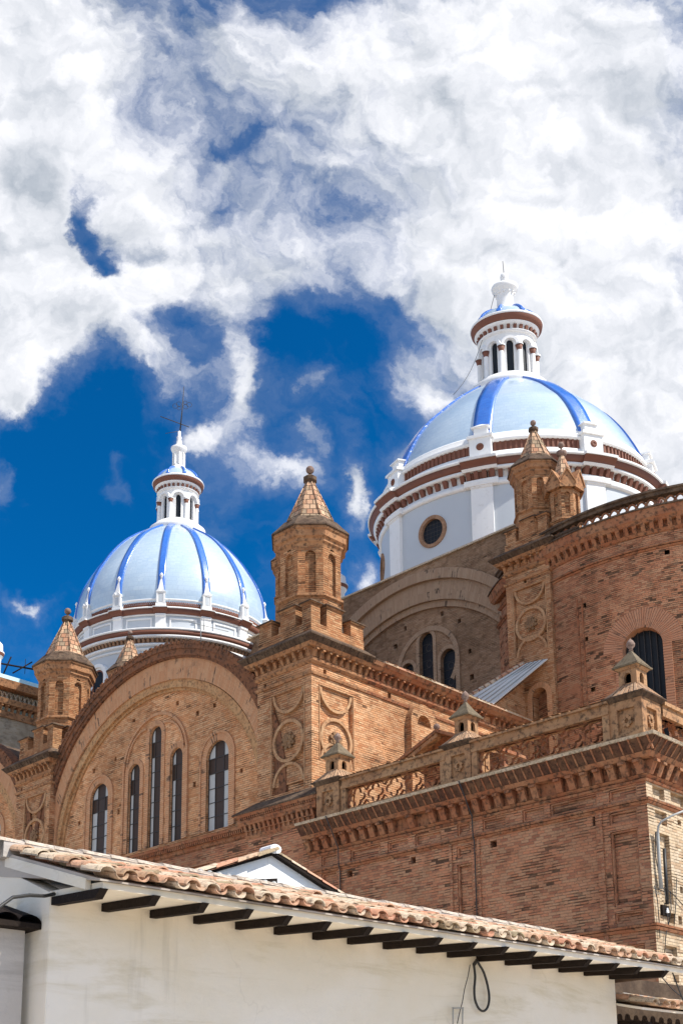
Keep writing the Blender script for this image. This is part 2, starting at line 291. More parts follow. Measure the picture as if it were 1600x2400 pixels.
# ------------------------------------------------------------------ geometry kit
class Fr:                       # a wall frame: s along the wall, t up, h out of it
    def __init__(s, O, u, n): s.O, s.u, s.n = Vector(O), Vector(u), Vector(n)
    def P(s, a, t, h=0): return s.O + s.u*a + s.n*h + Vector((0, 0, t))
def FX(X): return Fr((X, 0, 0), (0, 1, 0), (-1, 0, 0))     # s = world y
def FY(Y): return Fr((0, Y, 0), (1, 0, 0), (0, -1, 0))     # s = world x
class Po:                       # a curved wall: s is an angle in degrees
    def __init__(s, c, R): s.c, s.R = Vector((c[0], c[1], 0)), R
    def P(s, a, t, h=0): return s.c + Vector((math.cos(R_(a)), math.sin(R_(a)), 0))*(s.R+h) + Vector((0, 0, t))
class MB:
    def __init__(s): s.v, s.f, s.uv, s.sm = [], [], [], []
    def face(s, pts, uv=None, sm=False):
        i = len(s.v); s.v += [Vector(p) for p in pts]; s.f.append(tuple(range(i, i+len(pts)))); s.uv.append(uv); s.sm.append(sm)
    def hexa(s, b, t):          # b, t: four corners each
        i = len(s.v); s.v += [Vector(p) for p in list(b)+list(t)]
        for q in ((3,2,1,0),(4,5,6,7),(0,1,5,4),(1,2,6,5),(2,3,7,6),(3,0,4,7)):
            s.f.append(tuple(i+k for k in q)); s.uv.append(None); s.sm.append(False)
    def box(s, x0, x1, y0, y1, z0, z1):
        s.hexa([(x0,y0,z0),(x1,y0,z0),(x1,y1,z0),(x0,y1,z0)], [(x0,y0,z1),(x1,y0,z1),(x1,y1,z1),(x0,y1,z1)])
    def fbox(s, F, a0, a1, t0, t1, h0, h1, ht0=None):   # ht0: outer h at the top if sloped
        k = h1 if ht0 is None else ht0
        s.hexa([F.P(a0,t0,h0),F.P(a1,t0,h0),F.P(a1,t0,h1),F.P(a0,t0,h1)], [F.P(a0,t1,h0),F.P(a1,t1,h0),F.P(a1,t1,k),F.P(a0,t1,k)])
    def frust(s, x0, x1, y0, y1, z0, p0, z1, p1, sides='xXyY'):
        def c(p, z):
            a, b, cc, d = [p if k in sides else 0 for k in 'xXyY']
            return [(x0-a,y0-cc,z),(x1+b,y0-cc,z),(x1+b,y1+d,z),(x0-a,y1+d,z)]
        s.hexa(c(p0, z0), c(p1, z1))
    def prism(s, F, poly, h0, h1, sm=False):
        n = len(poly); i = len(s.v)
        s.v += [F.P(a, t, h0) for a, t in poly]+[F.P(a, t, h1) for a, t in poly]
        for tri in tessellate_polygon([[Vector((a, t, 0)) for a, t in poly]]):
            s.f.append(tuple(i+n+k for k in tri)); s.uv.append(None); s.sm.append(False)
            s.f.append(tuple(i+k for k in reversed(tri))); s.uv.append(None); s.sm.append(False)
        for k in range(n):
            s.f.append((i+k, i+(k+1)%n, i+n+(k+1)%n, i+n+k)); s.uv.append(None); s.sm.append(sm)
    def plate(s, F, outer, holes, h, depth, caps=(), back=None):   # front face with real openings and reveals
        loops = [outer]+holes; flat = [p for l in loops for p in l]; i = len(s.v)
        s.v += [F.P(a, t, h) for a, t in flat]
        for tri in tessellate_polygon([[Vector((a, t, 0)) for a, t in l] for l in loops]):
            s.f.append(tuple(i+k for k in tri)); s.uv.append(None); s.sm.append(False)
        for j, l in enumerate(holes):
            n = len(l); d = depth[j] if isinstance(depth, (list, tuple)) else depth
            for k in range(n):
                a, b = l[k], l[(k+1) % n]
                s.face([F.P(*a, h), F.P(*b, h), F.P(*b, h-d), F.P(*a, h-d)])
            if caps == 'all' or j in caps: s.face([F.P(*p, h-d) for p in l])
        if back is not None:
            k0 = len(s.v); s.v += [F.P(a, t, back) for a, t in flat]
            for tri in tessellate_polygon([[Vector((a, t, 0)) for a, t in l] for l in loops]):
                s.f.append(tuple(k0+k for k in tri)); s.uv.append(None); s.sm.append(False)
            n = len(outer)
            for k in range(n):
                a, b = outer[k], outer[(k+1) % n]
                s.face([F.P(*a, h), F.P(*b, h), F.P(*b, back), F.P(*a, back)])
    def band(s, F, A, B, h0, h1, closed=False, vw=None):   # strip between two matching outlines, h1 is the front; u runs round it
        n = len(A); L = 0; us = [0]
        for k in range(1, n): L += math.dist(A[k], A[k-1]); us.append(L)
        rng = range(n if closed else n-1)
        if closed: us.append(L+math.dist(A[0], A[-1]))
        for k in rng:
            j = (k+1) % n; w = math.dist(A[k], B[k]); ua, ub = us[k], us[k+1]
            s.face([F.P(*A[k],h1), F.P(*A[j],h1), F.P(*B[j],h1), F.P(*B[k],h1)], [(ua,w),(ub,w),(ub,0),(ua,0)])
            s.face([F.P(*A[k],h0), F.P(*A[j],h0), F.P(*A[j],h1), F.P(*A[k],h1)], [(ua,0),(ub,0),(ub,h1-h0),(ua,h1-h0)])
            s.face([F.P(*B[k],h0), F.P(*B[j],h0), F.P(*B[j],h1), F.P(*B[k],h1)], [(ua,0),(ub,0),(ub,h1-h0),(ua,h1-h0)])
        if not closed:
            for k in (0, n-1): s.face([F.P(*A[k],h0), F.P(*A[k],h1), F.P(*B[k],h1), F.P(*B[k],h0)])
    def lathe(s, c, prof, n=48, a0=0, a1=360, sm=True, z0=0, caps=False):
        full = abs(a1-a0-360) < 1e-6; m = n if full else n+1; i = len(s.v); L = 0; vs = [0]
        for k in range(1, len(prof)): L += math.dist(prof[k], prof[k-1]); vs.append(L)
        for r, z in prof:
            for k in range(m):
                a = R_(a0+(a1-a0)*k/n); s.v.append(Vector((c[0]+r*math.cos(a), c[1]+r*math.sin(a), z+z0)))
        for j in range(len(prof)-1):
            rr = max(prof[j][0], prof[j+1][0], .01)
            for k in range(n):
                k2 = (k+1) % m; s.f.append((i+j*m+k, i+j*m+k2, i+(j+1)*m+k2, i+(j+1)*m+k))
                ua, ub = R_((a1-a0)*k/n)*rr, R_((a1-a0)*(k+1)/n)*rr
                s.uv.append([(ua,vs[j]),(ub,vs[j]),(ub,vs[j+1]),(ua,vs[j+1])]); s.sm.append(sm)
        if not full:
            for k in (0, n): s.f.append(tuple(i+j*m+k for j in range(len(prof)))); s.uv.append(None); s.sm.append(False)
        if caps and full:
            for j in (0, len(prof)-1): s.f.append(tuple(i+j*m+k for k in range(m))); s.uv.append(None); s.sm.append(False)
    def tube(s, pts, r, n=6, taper=None):
        pts = [Vector(p) for p in pts]; i = len(s.v)
        for k, p in enumerate(pts):
            d = (pts[min(k+1, len(pts)-1)]-pts[max(k-1, 0)]).normalized()
            a = d.orthogonal().normalized() if k == 0 else (a - d*a.dot(d)).normalized()
            b = d.cross(a); rr = r if taper is None else r+(taper-r)*k/(len(pts)-1)
            for j in range(n): s.v.append(p+(a*math.cos(2*math.pi*j/n)+b*math.sin(2*math.pi*j/n))*rr)
        for k in range(len(pts)-1):
            for j in range(n):
                s.f.append((i+k*n+j, i+k*n+(j+1)%n, i+(k+1)*n+(j+1)%n, i+(k+1)*n+j)); s.uv.append(None); s.sm.append(True)
        s.f.append(tuple(i+j for j in range(n))); s.f.append(tuple(i+(len(pts)-1)*n+j for j in range(n)))
        s.uv += [None, None]; s.sm += [False, False]
    def ball(s, c, r, n=12, sz=1.0):
        s.lathe((c[0], c[1]), [(max(r*math.sin(math.pi*k/n), .001), c[2]-r*sz*math.cos(math.pi*k/n)) for k in range(n+1)], n*2)
    def build(s, name, mat, root=None, part_of=None):
        off = Vector((0, 0, 0)) if root is None else Vector(root.get('_o', (0, 0, 0)))
        if root is not None and '_sq' in root:
            sx, sy, sk, qx, qy = root['_sq']
            for i_, v in enumerate(s.v):
                d_ = ((v.x-qx)*sx+(v.y-qy)*sy)*(1-sk); s.v[i_] = Vector((v.x-sx*d_, v.y-sy*d_, v.z))
        me = bpy.data.meshes.new(name); me.from_pydata([v-off for v in s.v], [], s.f); me.validate()
        uvl = me.uv_layers.new(name='UVMap'); Z = Vector((0, 0, 1))
        ok = len(me.polygons) == len(s.f)
        for p in me.polygons:
            uv = s.uv[p.index] if ok else None
            if uv:
                for li, w in zip(p.loop_indices, uv): uvl.data[li].uv = w
            else:
                nrm = p.normal
                t = Vector((1, 0, 0)) if abs(nrm.z) > .97 else Vector((-nrm.y, nrm.x, 0)).normalized()
                b = nrm.cross(t)
                if b.z < 0: b = -b
                for li in p.loop_indices:
                    co = me.vertices[me.loops[li].vertex_index].co + off
                    uvl.data[li].uv = (co.dot(t), co.dot(b))
            if ok: p.use_smooth = s.sm[p.index]
        bm = bmesh.new(); bm.from_mesh(me); bmesh.ops.remove_doubles(bm, verts=bm.verts, dist=1e-4)
        bmesh.ops.recalc_face_normals(bm, faces=bm.faces); bm.to_mesh(me); bm.free()
        me.materials.append(mat); o = bpy.data.objects.new(name, me); COL.objects.link(o)
        if root is not None: o.parent = root
        if part_of is not None: o.parent = part_of
        return o
def arch(a0, a1, t0, t1, n=14, el=None):     # round-headed opening, t1 is the crown
    c, r = (a0+a1)/2, (a1-a0)/2; ry = r if el is None else el; sp = t1-ry
    return [(a0, t0)]+[(c-r*math.cos(math.pi*k/n), sp+ry*math.sin(math.pi*k/n)) for k in range(n+1)]+[(a1, t0)]
def rect(a0, a1, t0, t1): return [(a0,t0),(a1,t0),(a1,t1),(a0,t1)]
def circ(ca, ct, r, n=24, b0=0, b1=360, ry=None):
    full = abs(b1-b0-360) < 1e-6; m = n if full else n+1
    return [(ca+r*math.cos(R_(b0+(b1-b0)*k/n)), ct+(ry or r)*math.sin(R_(b0+(b1-b0)*k/n))) for k in range(m)]
def el_arch(c, a, b, z0, tb, n=60): return [(c+a, tb)]+[(c+a*math.cos(math.pi*k/n), z0+b*math.sin(math.pi*k/n)) for k in range(n+1)]+[(c-a, tb)]
def thing(name, label, cat, loc=(0,0,0), group=None):
    o = bpy.data.objects.new(name, None); COL.objects.link(o); o.location = loc; o['_o'] = tuple(loc)
    o.empty_display_size = .1; o['label'] = label; o['category'] = cat
    if group: o['group'] = group
    return o
def tag(o, label, cat, group=None):
    o['label'] = label; o['category'] = cat
    if group: o['group'] = group
    return o
def copy_tree(o, parent=None):
    c = o.copy(); COL.objects.link(c); c.parent = parent
    for ch in list(o.children): copy_tree(ch, c)
    return c
def holes_xy(F_on, lst, s=.16):
    out = []
    for (a, t) in lst:
        w = s*random.uniform(.8, 1.15); h = s*random.uniform(.85, 1.35); out.append(rect(a-w/2, a+w/2, t-h/2, t+h/2))
    return out
# ------------------------------------------------------------------ ground
g = MB(); g.face([(-3000,-3000,0),(3000,-3000,0),(3000,3000,0),(-3000,3000,0)]); go = g.build('ground', M['ground']); go['kind'] = 'structure'

# ------------------------------------------------------------------ turret (local frame: centre on the axis, z = 0 at the parapet floor)
def octp(F8, r, z): return [(r/math.cos(R_(22.5))*math.cos(R_(22.5+45*k)), r/math.cos(R_(22.5))*math.sin(R_(22.5+45*k)), z) for k in range(8)]
def octring(mb, prof, k=1.0):
    for j in range(len(prof)-1):
        A = octp(None, prof[j][0]*k, prof[j][1]*k); B = octp(None, prof[j+1][0]*k, prof[j+1][1]*k)
        for i in range(8): mb.face([A[i], A[(i+1)%8], B[(i+1)%8], B[i]])
def turret(root, parent=None, base=Vector((0,0,0)), k=1.0, niche_h=1.0, gablets=False):
    """children of root; returns nothing. base in world, root._o handles the offset"""
    def mv(mb):
        mb.v = [v+base for v in mb.v]; return mb
    b = MB(); H = 4.1*k; ap = 1.2*k
    for i in range(8):
        a = 45*i; n = Vector((math.cos(R_(a)), math.sin(R_(a)), 0)); u = Vector((-n.y, n.x, 0)); F = Fr(n*ap, u, n)
        w = ap*math.tan(R_(22.5)); nh = [arch(-.21*k, .21*k, 2.02*k, 3.80*k, 8)]
        dp = [.13*k]
        if i % 2 == 0: nh.append(rect(-.10*k, .12*k, 3.92*k, 4.06*k)); dp.append(.3)
        b.plate(F, rect(-w, w, -.6*k, H), nh, 0, dp, caps='all')
        if i % 2 == 0:
            b.fbox(F, -.13*k, .07*k, 2.62*k, 2.84*k, -.129*k, -.1285*k)
    mv(b).build('shaft', M['turret'], root)
    b = MB()
    octring(b, [(1.2,1.80),(1.30,1.86),(1.30,1.95),(1.2,2.0)], k)
    octring(b, [(1.2,3.98),(1.24,4.08),(1.31,4.16),(1.31,4.26),(1.41,4.34),(1.43,4.58),(1.49,4.64),(1.49,4.72)], k)
    mv(b).build('cornice', M['ochre'], root)
    b = MB(); octring(b, [(1.47,4.722),(1.55,4.73),(1.55,4.79),(1.30,5.08),(1.06,5.38),(.98,5.40)], k)
    for i in range(8):
        a = 45*i; n = Vector((math.cos(R_(a)), math.sin(R_(a)), 0)); u = Vector((-n.y, n.x, 0)); F = Fr(n*1.18*k, u, n)
        b.prism(F, circ(0, 4.98*k, .27*k, 10, 0, 180, .34*k), -.35*k, .0)      # round antefixes at the foot of the spire
        for q in (-.5, .5): b.prism(F, circ(q*.78*k, 4.86*k, .10*k, 8, 0, 180), -.1*k, .14*k)
    mv(b).build('eave', M['lip'], root)
    s = MB(); octring(s, [(.99,5.38),(.9,5.52),(.16,7.36)], k)
    for i in range(8):
        a = R_(22.5+45*i); c = 1/math.cos(R_(22.5))
        s.tube([(.92*c*k*math.cos(a), .92*c*k*math.sin(a), 5.50*k), (.165*c*k*math.cos(a), .165*c*k*math.sin(a), 7.37*k)], .035*k, 5)
    mv(s).build('spire', M['spire'], root)
    f = MB(); octring(f, [(.13,7.33),(.20,7.40),(.27,7.46),(.27,7.62),(.20,7.68),(.06,7.70)], k)
    f.lathe((0,0), [(.001,7.68*k),(.07*k,7.70*k),(.05*k,7.84*k),(.001,7.86*k)], 10)
    mv(f).build('collar', M['lip'], root)
    f = MB(); f.ball((0, 0, 7.99*k), .17*k, 10); mv(f).build('ball_finial', M['finial'], root)

def medallion(mb, rim, ros, F, ca, ct, r, kind):
    """kind: full ring, lower half or upper half, laid in a recessed panel whose back is at h=-.16"""
    b0, b1 = {'full': (0, 360), 'low': (180, 360), 'up': (0, 180)}[kind]
    if kind == 'full':
        rim.band(F, circ(ca, ct, r, 28), circ(ca, ct, r-.13, 28), -.16, .0, closed=True)
        mb.prism(F, circ(ca, ct, r-.13, 28), -.16, -.10)
        for k in range(8):
            a = R_(45*k); cx, cy = ca+.15*math.cos(a), ct+.15*math.sin(a)
            ros.prism(F, circ(cx, cy, .095, 8), -.10, .02+.04*random.random())
        for k in range(8):
            a = R_(45*k+22.5); ros.prism(F, circ(ca+.27*math.cos(a), ct+.27*math.sin(a), .08, 7), -.10, .01)
        ros.prism(F, circ(ca, ct, .07, 8), -.10, .06)
    else:
        rim.band(F, circ(ca, ct, r, 16, b0, b1), circ(ca, ct, r-.11, 16, b0, b1), -.16, -.01)
        mb.prism(F, circ(ca, ct, r-.11, 16, b0, b1), -.16, -.09)

def panel(mb, rim, ros, F, a0, a1, t0, t1, cm):
    ca = (a0+a1)/2; r = (a1-a0)/2-.01
    medallion(mb, rim, ros, F, ca, cm, r, 'full')
    medallion(mb, rim, ros, F, ca, t1-.0, r*1.0, 'low')
    medallion(mb, rim, ros, F, ca, max(t0, cm-2*r-.0)-.0, r, 'up')
    e = .035
    for (x0, x1, y0, y1) in ((a0-e-.03, a0-.03, t0, t1), (a1+.03, a1+.03+e, t0, t1), (a0-e-.03, a1+.03+e, t1+.03, t1+.03+e)):
        rim.fbox(F, x0, x1, y0, y1, -.02, .03)

def brackets(mb, F, a0, a1, step, t0, t1, w, hb, ht, nub=True):
    n = max(1, round((a1-a0)/step)); st = (a1-a0)/n; J = random.uniform
    for k in range(n+1):
        a = a0+st*k+J(-.015,.015); ht_ = ht; t0_ = t0
        if J(0,1) < .05: continue
        ht = ht_*J(.88,1.05); mb.fbox(F, a-w/2, a+w/2, t0, t1, -.03, hb, ht)
        if nub and J(0,1) > .08: mb.fbox(F, a-w*.42, a+w*.42, t1-.10, t1-.02, hb*.5, ht+.05)
        ht = ht_

def cornice_box(x0, x1, y0, y1, z, sides, root, zb=None, k=1.0, dens=.36):
    """weathered brick cornice round a block: z is the lower frieze line"""
    o = MB(); F1 = FX(x0); F2 = FY(y0)
    o.frust(x0-.0, x1, y0-.0, y1, z-.10, .06, z+.0, .09, sides); o.frust(x0, x1, y0, y1, z+.33, .05, z+.42, .13, sides)
    o.frust(x0, x1, y0, y1, z+.42, .05, z+.58, .07, sides)
    brackets(o, F1, y0+.05, y1-.05, dens, z+.59, z+.90, .13, .09, .26)
    brackets(o, F2, x0+.05, x1-.05, dens, z+.59, z+.90, .13, .09, .26)
    o.frust(x0, x1, y0, y1, z+.90, .30, z+1.02, .40, sides)
    o.build('cornice', M['ochre'], root)
    l = MB(); l.frust(x0, x1, y0, y1, z+1.02, .40, z+1.20, .56, sides); l.frust(x0, x1, y0, y1, z+1.20, .58, z+1.26, .58, sides)
    l.frust(x0, x1, y0, y1, z+1.26, .56, z+1.66, .03, sides)
    F1 = FX(x0-.40); F2 = FY(y0-.40)
    n = int((y1-y0+.8)/.24)
    for i in range(n): l.fbox(F1, y0-.35+i*.24, y0-.35+i*.24+.04, z+1.03, z+1.20, -.02, .035, .19)
    n = int((x1-x0+.8)/.24)
    for i in range(n): l.fbox(F2, x0-.35+i*.24, x0-.35+i*.24+.04, z+1.03, z+1.20, -.02, .035, .19)
    l.build('cornice_edge', M['lip'], root)

def merlons(x0, y0, x1, y1, z, root, k=1.0):
    """parapet and merlons round a square tower top, then each merlon a part"""
    p = MB(); p.box(x0+.02, x1-.02, y0+.02, y1-.02, z-.3, z+.42); p.build('parapet', M['turret'], root)
    def mer(ax0, ax1, ay0, ay1, h):
        q = MB(); q.box(ax0, ax1, ay0, ay1, z+.40, z+h); q.frust(ax0, ax1, ay0, ay1, z+h, .03, z+h+.07, .07)
        o = q.build('merlon', M['turret'], root)
        c = MB(); c.frust(ax0, ax1, ay0, ay1, z+h+.071, .11, z+h+.12, .11); c.frust(ax0, ax1, ay0, ay1, z+h+.12, .11, z+h+.24, -.12)
        c.build('merlon_cap', M['lip'], root, part_of=o)
    t = .42
    mer(x0+.03, x0+t+.1, y0+.03, y0+t+.1, 1.15)
    for a, b, h in ((.88, 1.72, 1.22), (2.22, 2.93, .98)):
        mer(x0+.03, x0+t, y0+a*k, y0+b*k, h); mer(x0+a*k, x0+b*k, y0+.03, y0+t, h)

# ------------------------------------------------------------------ T1: main tower with its long side wall
def big_tower(x0, y0, zf, label, wing):
    """zf: frieze line height; wing: build the long wall that runs back from it"""
    w = 2.97; x1 = x0+w; y1 = y0+w
    root = thing('brick_tower', label, 'tower', (x0, y0, 0), 'square brick towers topped by octagonal turrets')
    wall = MB(); rim = MB(); ros = MB(); F = FX(x0); t0, t1, cm = zf-4.45, zf-.47, zf-2.43
    pa = rect(y0+.42, y0+2.14, t0, t1)
    hl = holes_xy(None, [(y0+2.55, zf+.12)], .17)
    wall.plate(F, rect(y0, y1, 0, zf+1.0), [pa]+hl, 0, [.16, .35], caps='all')
    wall.face([(x0, y1, 0), (x1, y1, 0), (x1, y1, zf+1), (x0, y1, zf+1)]); 
    panel(wall, rim, ros, F, y0+.42, y0+2.14, t0, t1, cm)
    F = FY(y0); X1 = 44.0 if wing else x1
    hol = [rect(x0+.45, x0+2.22, zf-3.4 if wing else t0, t1)]; dep = [.16]
    hl = holes_xy(None, [(x0+.72, zf+.16)]+([(x0+4.40, zf+.18)] if wing else []), .20); hol += hl; dep += [.4]*len(hl)
    wall.plate(F, rect(x0, X1, 0, zf+1.0), hol, 0, dep, caps='all')
    panel(wall, rim, ros, F, x0+.45, x0+2.22, zf-3.4 if wing else t0, t1, cm)
    wall.face([(X1, y0, 0), (X1, y1, 0), (X1, y1, zf+1), (X1, y0, zf+1)])
    if wing:
        b = arch(35.95, 37.62, 13.0, 19.05, 16)
        op = circ(36.78, 18.12, .43, 14, 0, 180, .48)
        wall.plate(F, b, [op], .30, .55, caps='all')
        for k in range(len(b)-1): wall.face([F.P(*b[k], 0), F.P(*b[k+1], 0), F.P(*b[k+1], .3), F.P(*b[k], .3)])
        wall.box(x1-.1, X1-.02, y0+.02, y1, zf+.9, zf+1.0)
    wall.build('wall', M['tower'], root); rim.build('panel_moulding', M['rim'], root); ros.build('rosette', M['dros'], root)
    cornice_box(x0, x1, y0, y1, zf, 'xyY' if wing else 'xXyY', root)
    if wing:      # the cornice runs on along the side wall, lighter and capped with tiles
        o = MB(); a0, a1 = x1+.001, X1; F = FY(y0)
        for t, t2, p, p2 in ((-.10, 0, .06, .09), (.33, .42, .05, .13), (.42, .58, .05, .07), (.90, 1.02, .30, .42), (1.02, 1.16, .45, .52)):
            o.fbox(F, a0, a1, zf+t, zf+t2, -.02, p, p2)
        brackets(o, F, a0+.2, a1-.1, .36, zf+.59, zf+.90, .13, .09, .26)
        o.build('wing_cornice', M['terra'], root)
        l = MB(); l.fbox(F, x1+.6, a1, zf+1.16, zf+1.24, -.3, .56)
        for i in range(int((a1-x1-.6)/.24)):
            xx = x1+.62+i*.24; l.fbox(F, xx, xx+.19, zf+1.24, zf+1.30+random.uniform(0, .03), -.3, .58+random.uniform(-.02, .03), .1)
        l.build('wing_roof_edge', M['clay'], root)
        l = MB(); l.frust(x1-.3, x1+.6, y0+.1, y1, zf+1.02, .45, zf+1.25, .56, 'y'); l.frust(x1-.3, x1+.6, y0+.1, y1, zf+1.25, .56, zf+1.55, .1, 'y'); l.build('parapet_end', M['lip'], root)
    merlons(x0, y0, x1, y1, zf+1.62, root)
    turret(root, base=Vector((x0+1.6, y0+1.62, zf+1.68)))
    return root
T1 = big_tower(30.6, 30.55, 18.90, 'tall square brick tower in the middle with a large octagonal turret and sunlit side wall', True)
T2 = big_tower(30.6, 47.97, 18.36, 'brick tower at the left whose turret overlaps the left blue dome', False)

# ------------------------------------------------------------------ great arched gable bays
def window(F, a0, a1, t0, t1, h, root, cols, rows, light):
    """iron-framed round-headed window; light(c, r) says whether a pane is pale"""
    w = MB(); fr = .035; o = arch(a0, a1, t0, t1, 14); i_ = arch(a0+fr, a1-fr, t0+fr, t1-fr, 14)
    w.band(F, o, i_, h-.05, h+.01)
    cw = [a0+(a1-a0)*x for x in cols]; rh = [t0+(t1-t0)*x for x in rows]
    for x in cw[1:-1]: w.fbox(F, x-.014, x+.014, t0, t1-.04 if abs(x-(a0+a1)/2) < .25*(a1-a0) else t1-(a1-a0)*.16, h-.03, h+.004)
    for y in rh[1:-1]: w.fbox(F, a0, a1, y-.014, y+.014, h-.028, h+.008)
    win = w.build('window', M['iron'], root)
    L = MB(); Dk = MB(); c, r = (a0+a1)/2, (a1-a0)/2; sp = t1-r
    for ci in range(len(cw)-1):
        for ri in range(len(rh)-1):
            x0_, x1_, y0_, y1_ = cw[ci], cw[ci+1], rh[ri], rh[ri+1]
            pts = []
            N = 8; top = []
            for k in range(N+1):
                x = x0_+(x1_-x0_)*k/N; lim = sp+math.sqrt(max(r*r-(x-c)**2, 0)); top.append((x, min(y1_, lim)))
            if max(p[1] for p in top) <= y0_+.01: continue
            top = [(x, max(y, y0_)) for x, y in top]
            pts = [(x0_, y0_)]+[(x1_, y0_)]+list(reversed(top))
            tgt = L if light(ci, ri, len(cw)-1, len(rh)-1) else Dk
            dh = random.uniform(-.006, .006)
            tgt.face([F.P(a, t, h-.02+dh) for a, t in pts])
    if L.f: L.build('pale_pane', M['lightpane'], root, part_of=win)
    if Dk.f: Dk.build('dark_pane', M['brownpane'], root, part_of=win)
    return win

def great_bay(Yc, label):
    root = thing('arched_gable', label, 'gable', (31, Yc, 0), 'great arched brick gables')
    F = FX(31.2); c = Yc; hw = 7.2
    wins = [(c+3.4, c+4.78, 14.0, 17.68), (c+1.05, c+1.90, 14.0, 18.02), (c-.43, c+.43, 14.0, 19.42), (c-1.90, c-1.05, 14.0, 18.08), (c-4.85, c-3.45, 14.0, 17.76)]
    ty = MB(); outer = el_arch(c, 6.95, 6.35, 14.5, 0.0)
    hl = [(c+4.62,18.4),(c+2.95,18.6),(c+1.66,20.1),(c-1.43,20.1),(c-2.8,19.28),(c-3.9,19.35),(c-2.67,16.2),(c+2.6,16.05),(c+5.65,16.1),(c-5.6,16.15)]
    H = [arch(a, b, t, u, 12) for a, b, t, u in wins]; hs = holes_xy(None, hl, .19)
    ty.plate(F, outer, H+hs, 0, [.16]*5+[.4]*len(hs), caps=tuple(range(5, 5+len(hs))))
    ty.build('tympanum', M['bay'], root)
    sr = MB()       # raised brick surrounds
    for (a, b, t, u) in (wins[0], wins[4]):
        sr.band(F, arch(a-.40, b+.40, t, u+.40, 16), arch(a-.30, b+.30, t, u+.30, 16), -.02, .07)
        sr.band(F, arch(a-.30, b+.30, t, u+.30, 16), arch(a-.0, b+.0, t, u+.0, 16), -.02, .03)
    E0 = arch(c-2.28, c+2.28, 14.0, 19.98, 24); E1 = arch(c-2.16, c+2.16, 14.0, 19.86, 24)
    sr.band(F, E0, E1, -.02, .09)
    for (a, b, t, u) in wins[1:4]: sr.band(F, arch(a-.24, b+.24, t, u+.24, 16), arch(a, b, t, u, 16), -.02, .04)
    for s_ in (-1, 1):   # quadrant ribs over the side lights
        sr.band(F, [(c+s_*(.66+1.35*math.sin(R_(x))), 17.95+1.52*math.cos(R_(x))) for x in range(0, 91, 9)], [(c+s_*(.66+1.27*math.sin(R_(x))), 17.95+1.44*math.cos(R_(x))) for x in range(0, 91, 9)], -.02, .08)
    sr.build('window_surround', M['vous'], root)
    def wide(ci, ri, nc, nr): return ci != 1 and ri != nr-2
    def slim(ci, ri, nc, nr): return ci == 0 and ri != nr-2
    for k, (a, b, t, u) in enumerate(wins):
        # column order: s grows to the left of the picture
        if k in (0, 4): window(F, a, b, t, u, -.12, root, (0, .32, .70, 1), (0, .16, .32, .48, .65, .82, 1), wide)
        else:
            n = 8 if k == 2 else 6
            window(F, a, b, t, u, -.12, root, (0, .26, .72, 1), tuple(i/n for i in range(n+1)), lambda ci, ri, nc, nr: ci == 2 and ri < nr-2 or (ci == 2 and ri == nr-1))
    rg = MB()
    rg.band(F, el_arch(c, 7.0, 6.4, 14.5, 13.0), el_arch(c, 6.85, 6.28, 14.5, 13.0), -.05, .09)
    rg.band(F, el_arch(c, 7.16, 6.3, 14.95, 13.0), el_arch(c, 7.0, 6.4, 14.5, 13.0), -.05, .22)
    rg.build('arch_moulding', M['ring_m'], root)
    vb = MB(); vb.band(F, el_arch(c, 7.62, 6.45, 15.7, 13.0), el_arch(c, 7.16, 5.98, 15.25, 13.0), -.1, .30)
    vb.build('archivolt', M['vous'], root)
    hd = MB()
    hd.band(F, el_arch(c, 8.05, 6.75, 15.45, 13.0), el_arch(c, 7.62, 6.45, 15.7, 13.0), -.1, .42)
    hd.band(F, el_arch(c, 8.35, 7.35, 15.15, 13.0), el_arch(c, 8.05, 6.75, 15.45, 13.0), -.1, .49)
    hd.band(F, el_arch(c, 8.75, 8.1, 14.7, 13.0), el_arch(c, 8.35, 7.35, 15.15, 13.0), -.1, .55)
    n = 74
    for k in range(n):   # bricks stepping round the hood's edge
        a = math.pi*(k+.5)/n; y, z = c+8.72*math.cos(a), 14.7+8.06*math.sin(a)
        if abs(y-c) < 7.6:
            hd.v and None
            tx, tz = -math.sin(a), math.cos(a); nx, nz = math.cos(a), math.sin(a); L_, W_ = .10, .07
            P = [F.P(y+tx*sx*L_+nx*sz*W_, z+tz*sx*L_+nz*sz*W_, .53) for sx, sz in ((-1,-1),(1,-1),(1,1),(-1,1))]
            Q = [F.P(y+tx*sx*L_+nx*sz*W_, z+tz*sx*L_+nz*sz*W_, .59) for sx, sz in ((-1,-1),(1,-1),(1,1),(-1,1))]
            hd.hexa(P, Q)
    hd.build('hood', M['hood'], root)
    # barrel roof running back behind the arch
    vt = MB(); A = el_arch(c, 8.7, 8.0, 14.7, 13.0)
    for k in range(len(A)-1): vt.face([F.P(*A[k], .1), F.P(*A[k+1], .1), F.P(*A[k+1], -7), F.P(*A[k], -7)])
    vt.build('barrel_roof', M['lip'], root)
    # sill cornice and the wall under it
    cn = MB(); F = FX(31.2); a0, a1 = c-7.2, c+7.2
    for t, t2, p, p2 in ((13.20, 13.30, .10, .16), (13.30, 13.42, .20, .20), (13.42, 13.60, .22, .34), (13.60, 13.72, .40, .42), (13.72, 13.80, .44, .10)):
        cn.fbox(F, a0, a1, t, t2, -.2, p, p2)
    for i in range(int((a1-a0)/.12)): cn.fbox(F, a0+i*.12, a0+i*.12+.06, 13.44, 13.58, .0, .36, .40)
    cn.build('sill_cornice', M['terra'], root)
    lw = MB(); hol = [rect(a0+.9+i*2.35, a0+2.6+i*2.35, 11.2, 12.6) for i in range(6)]
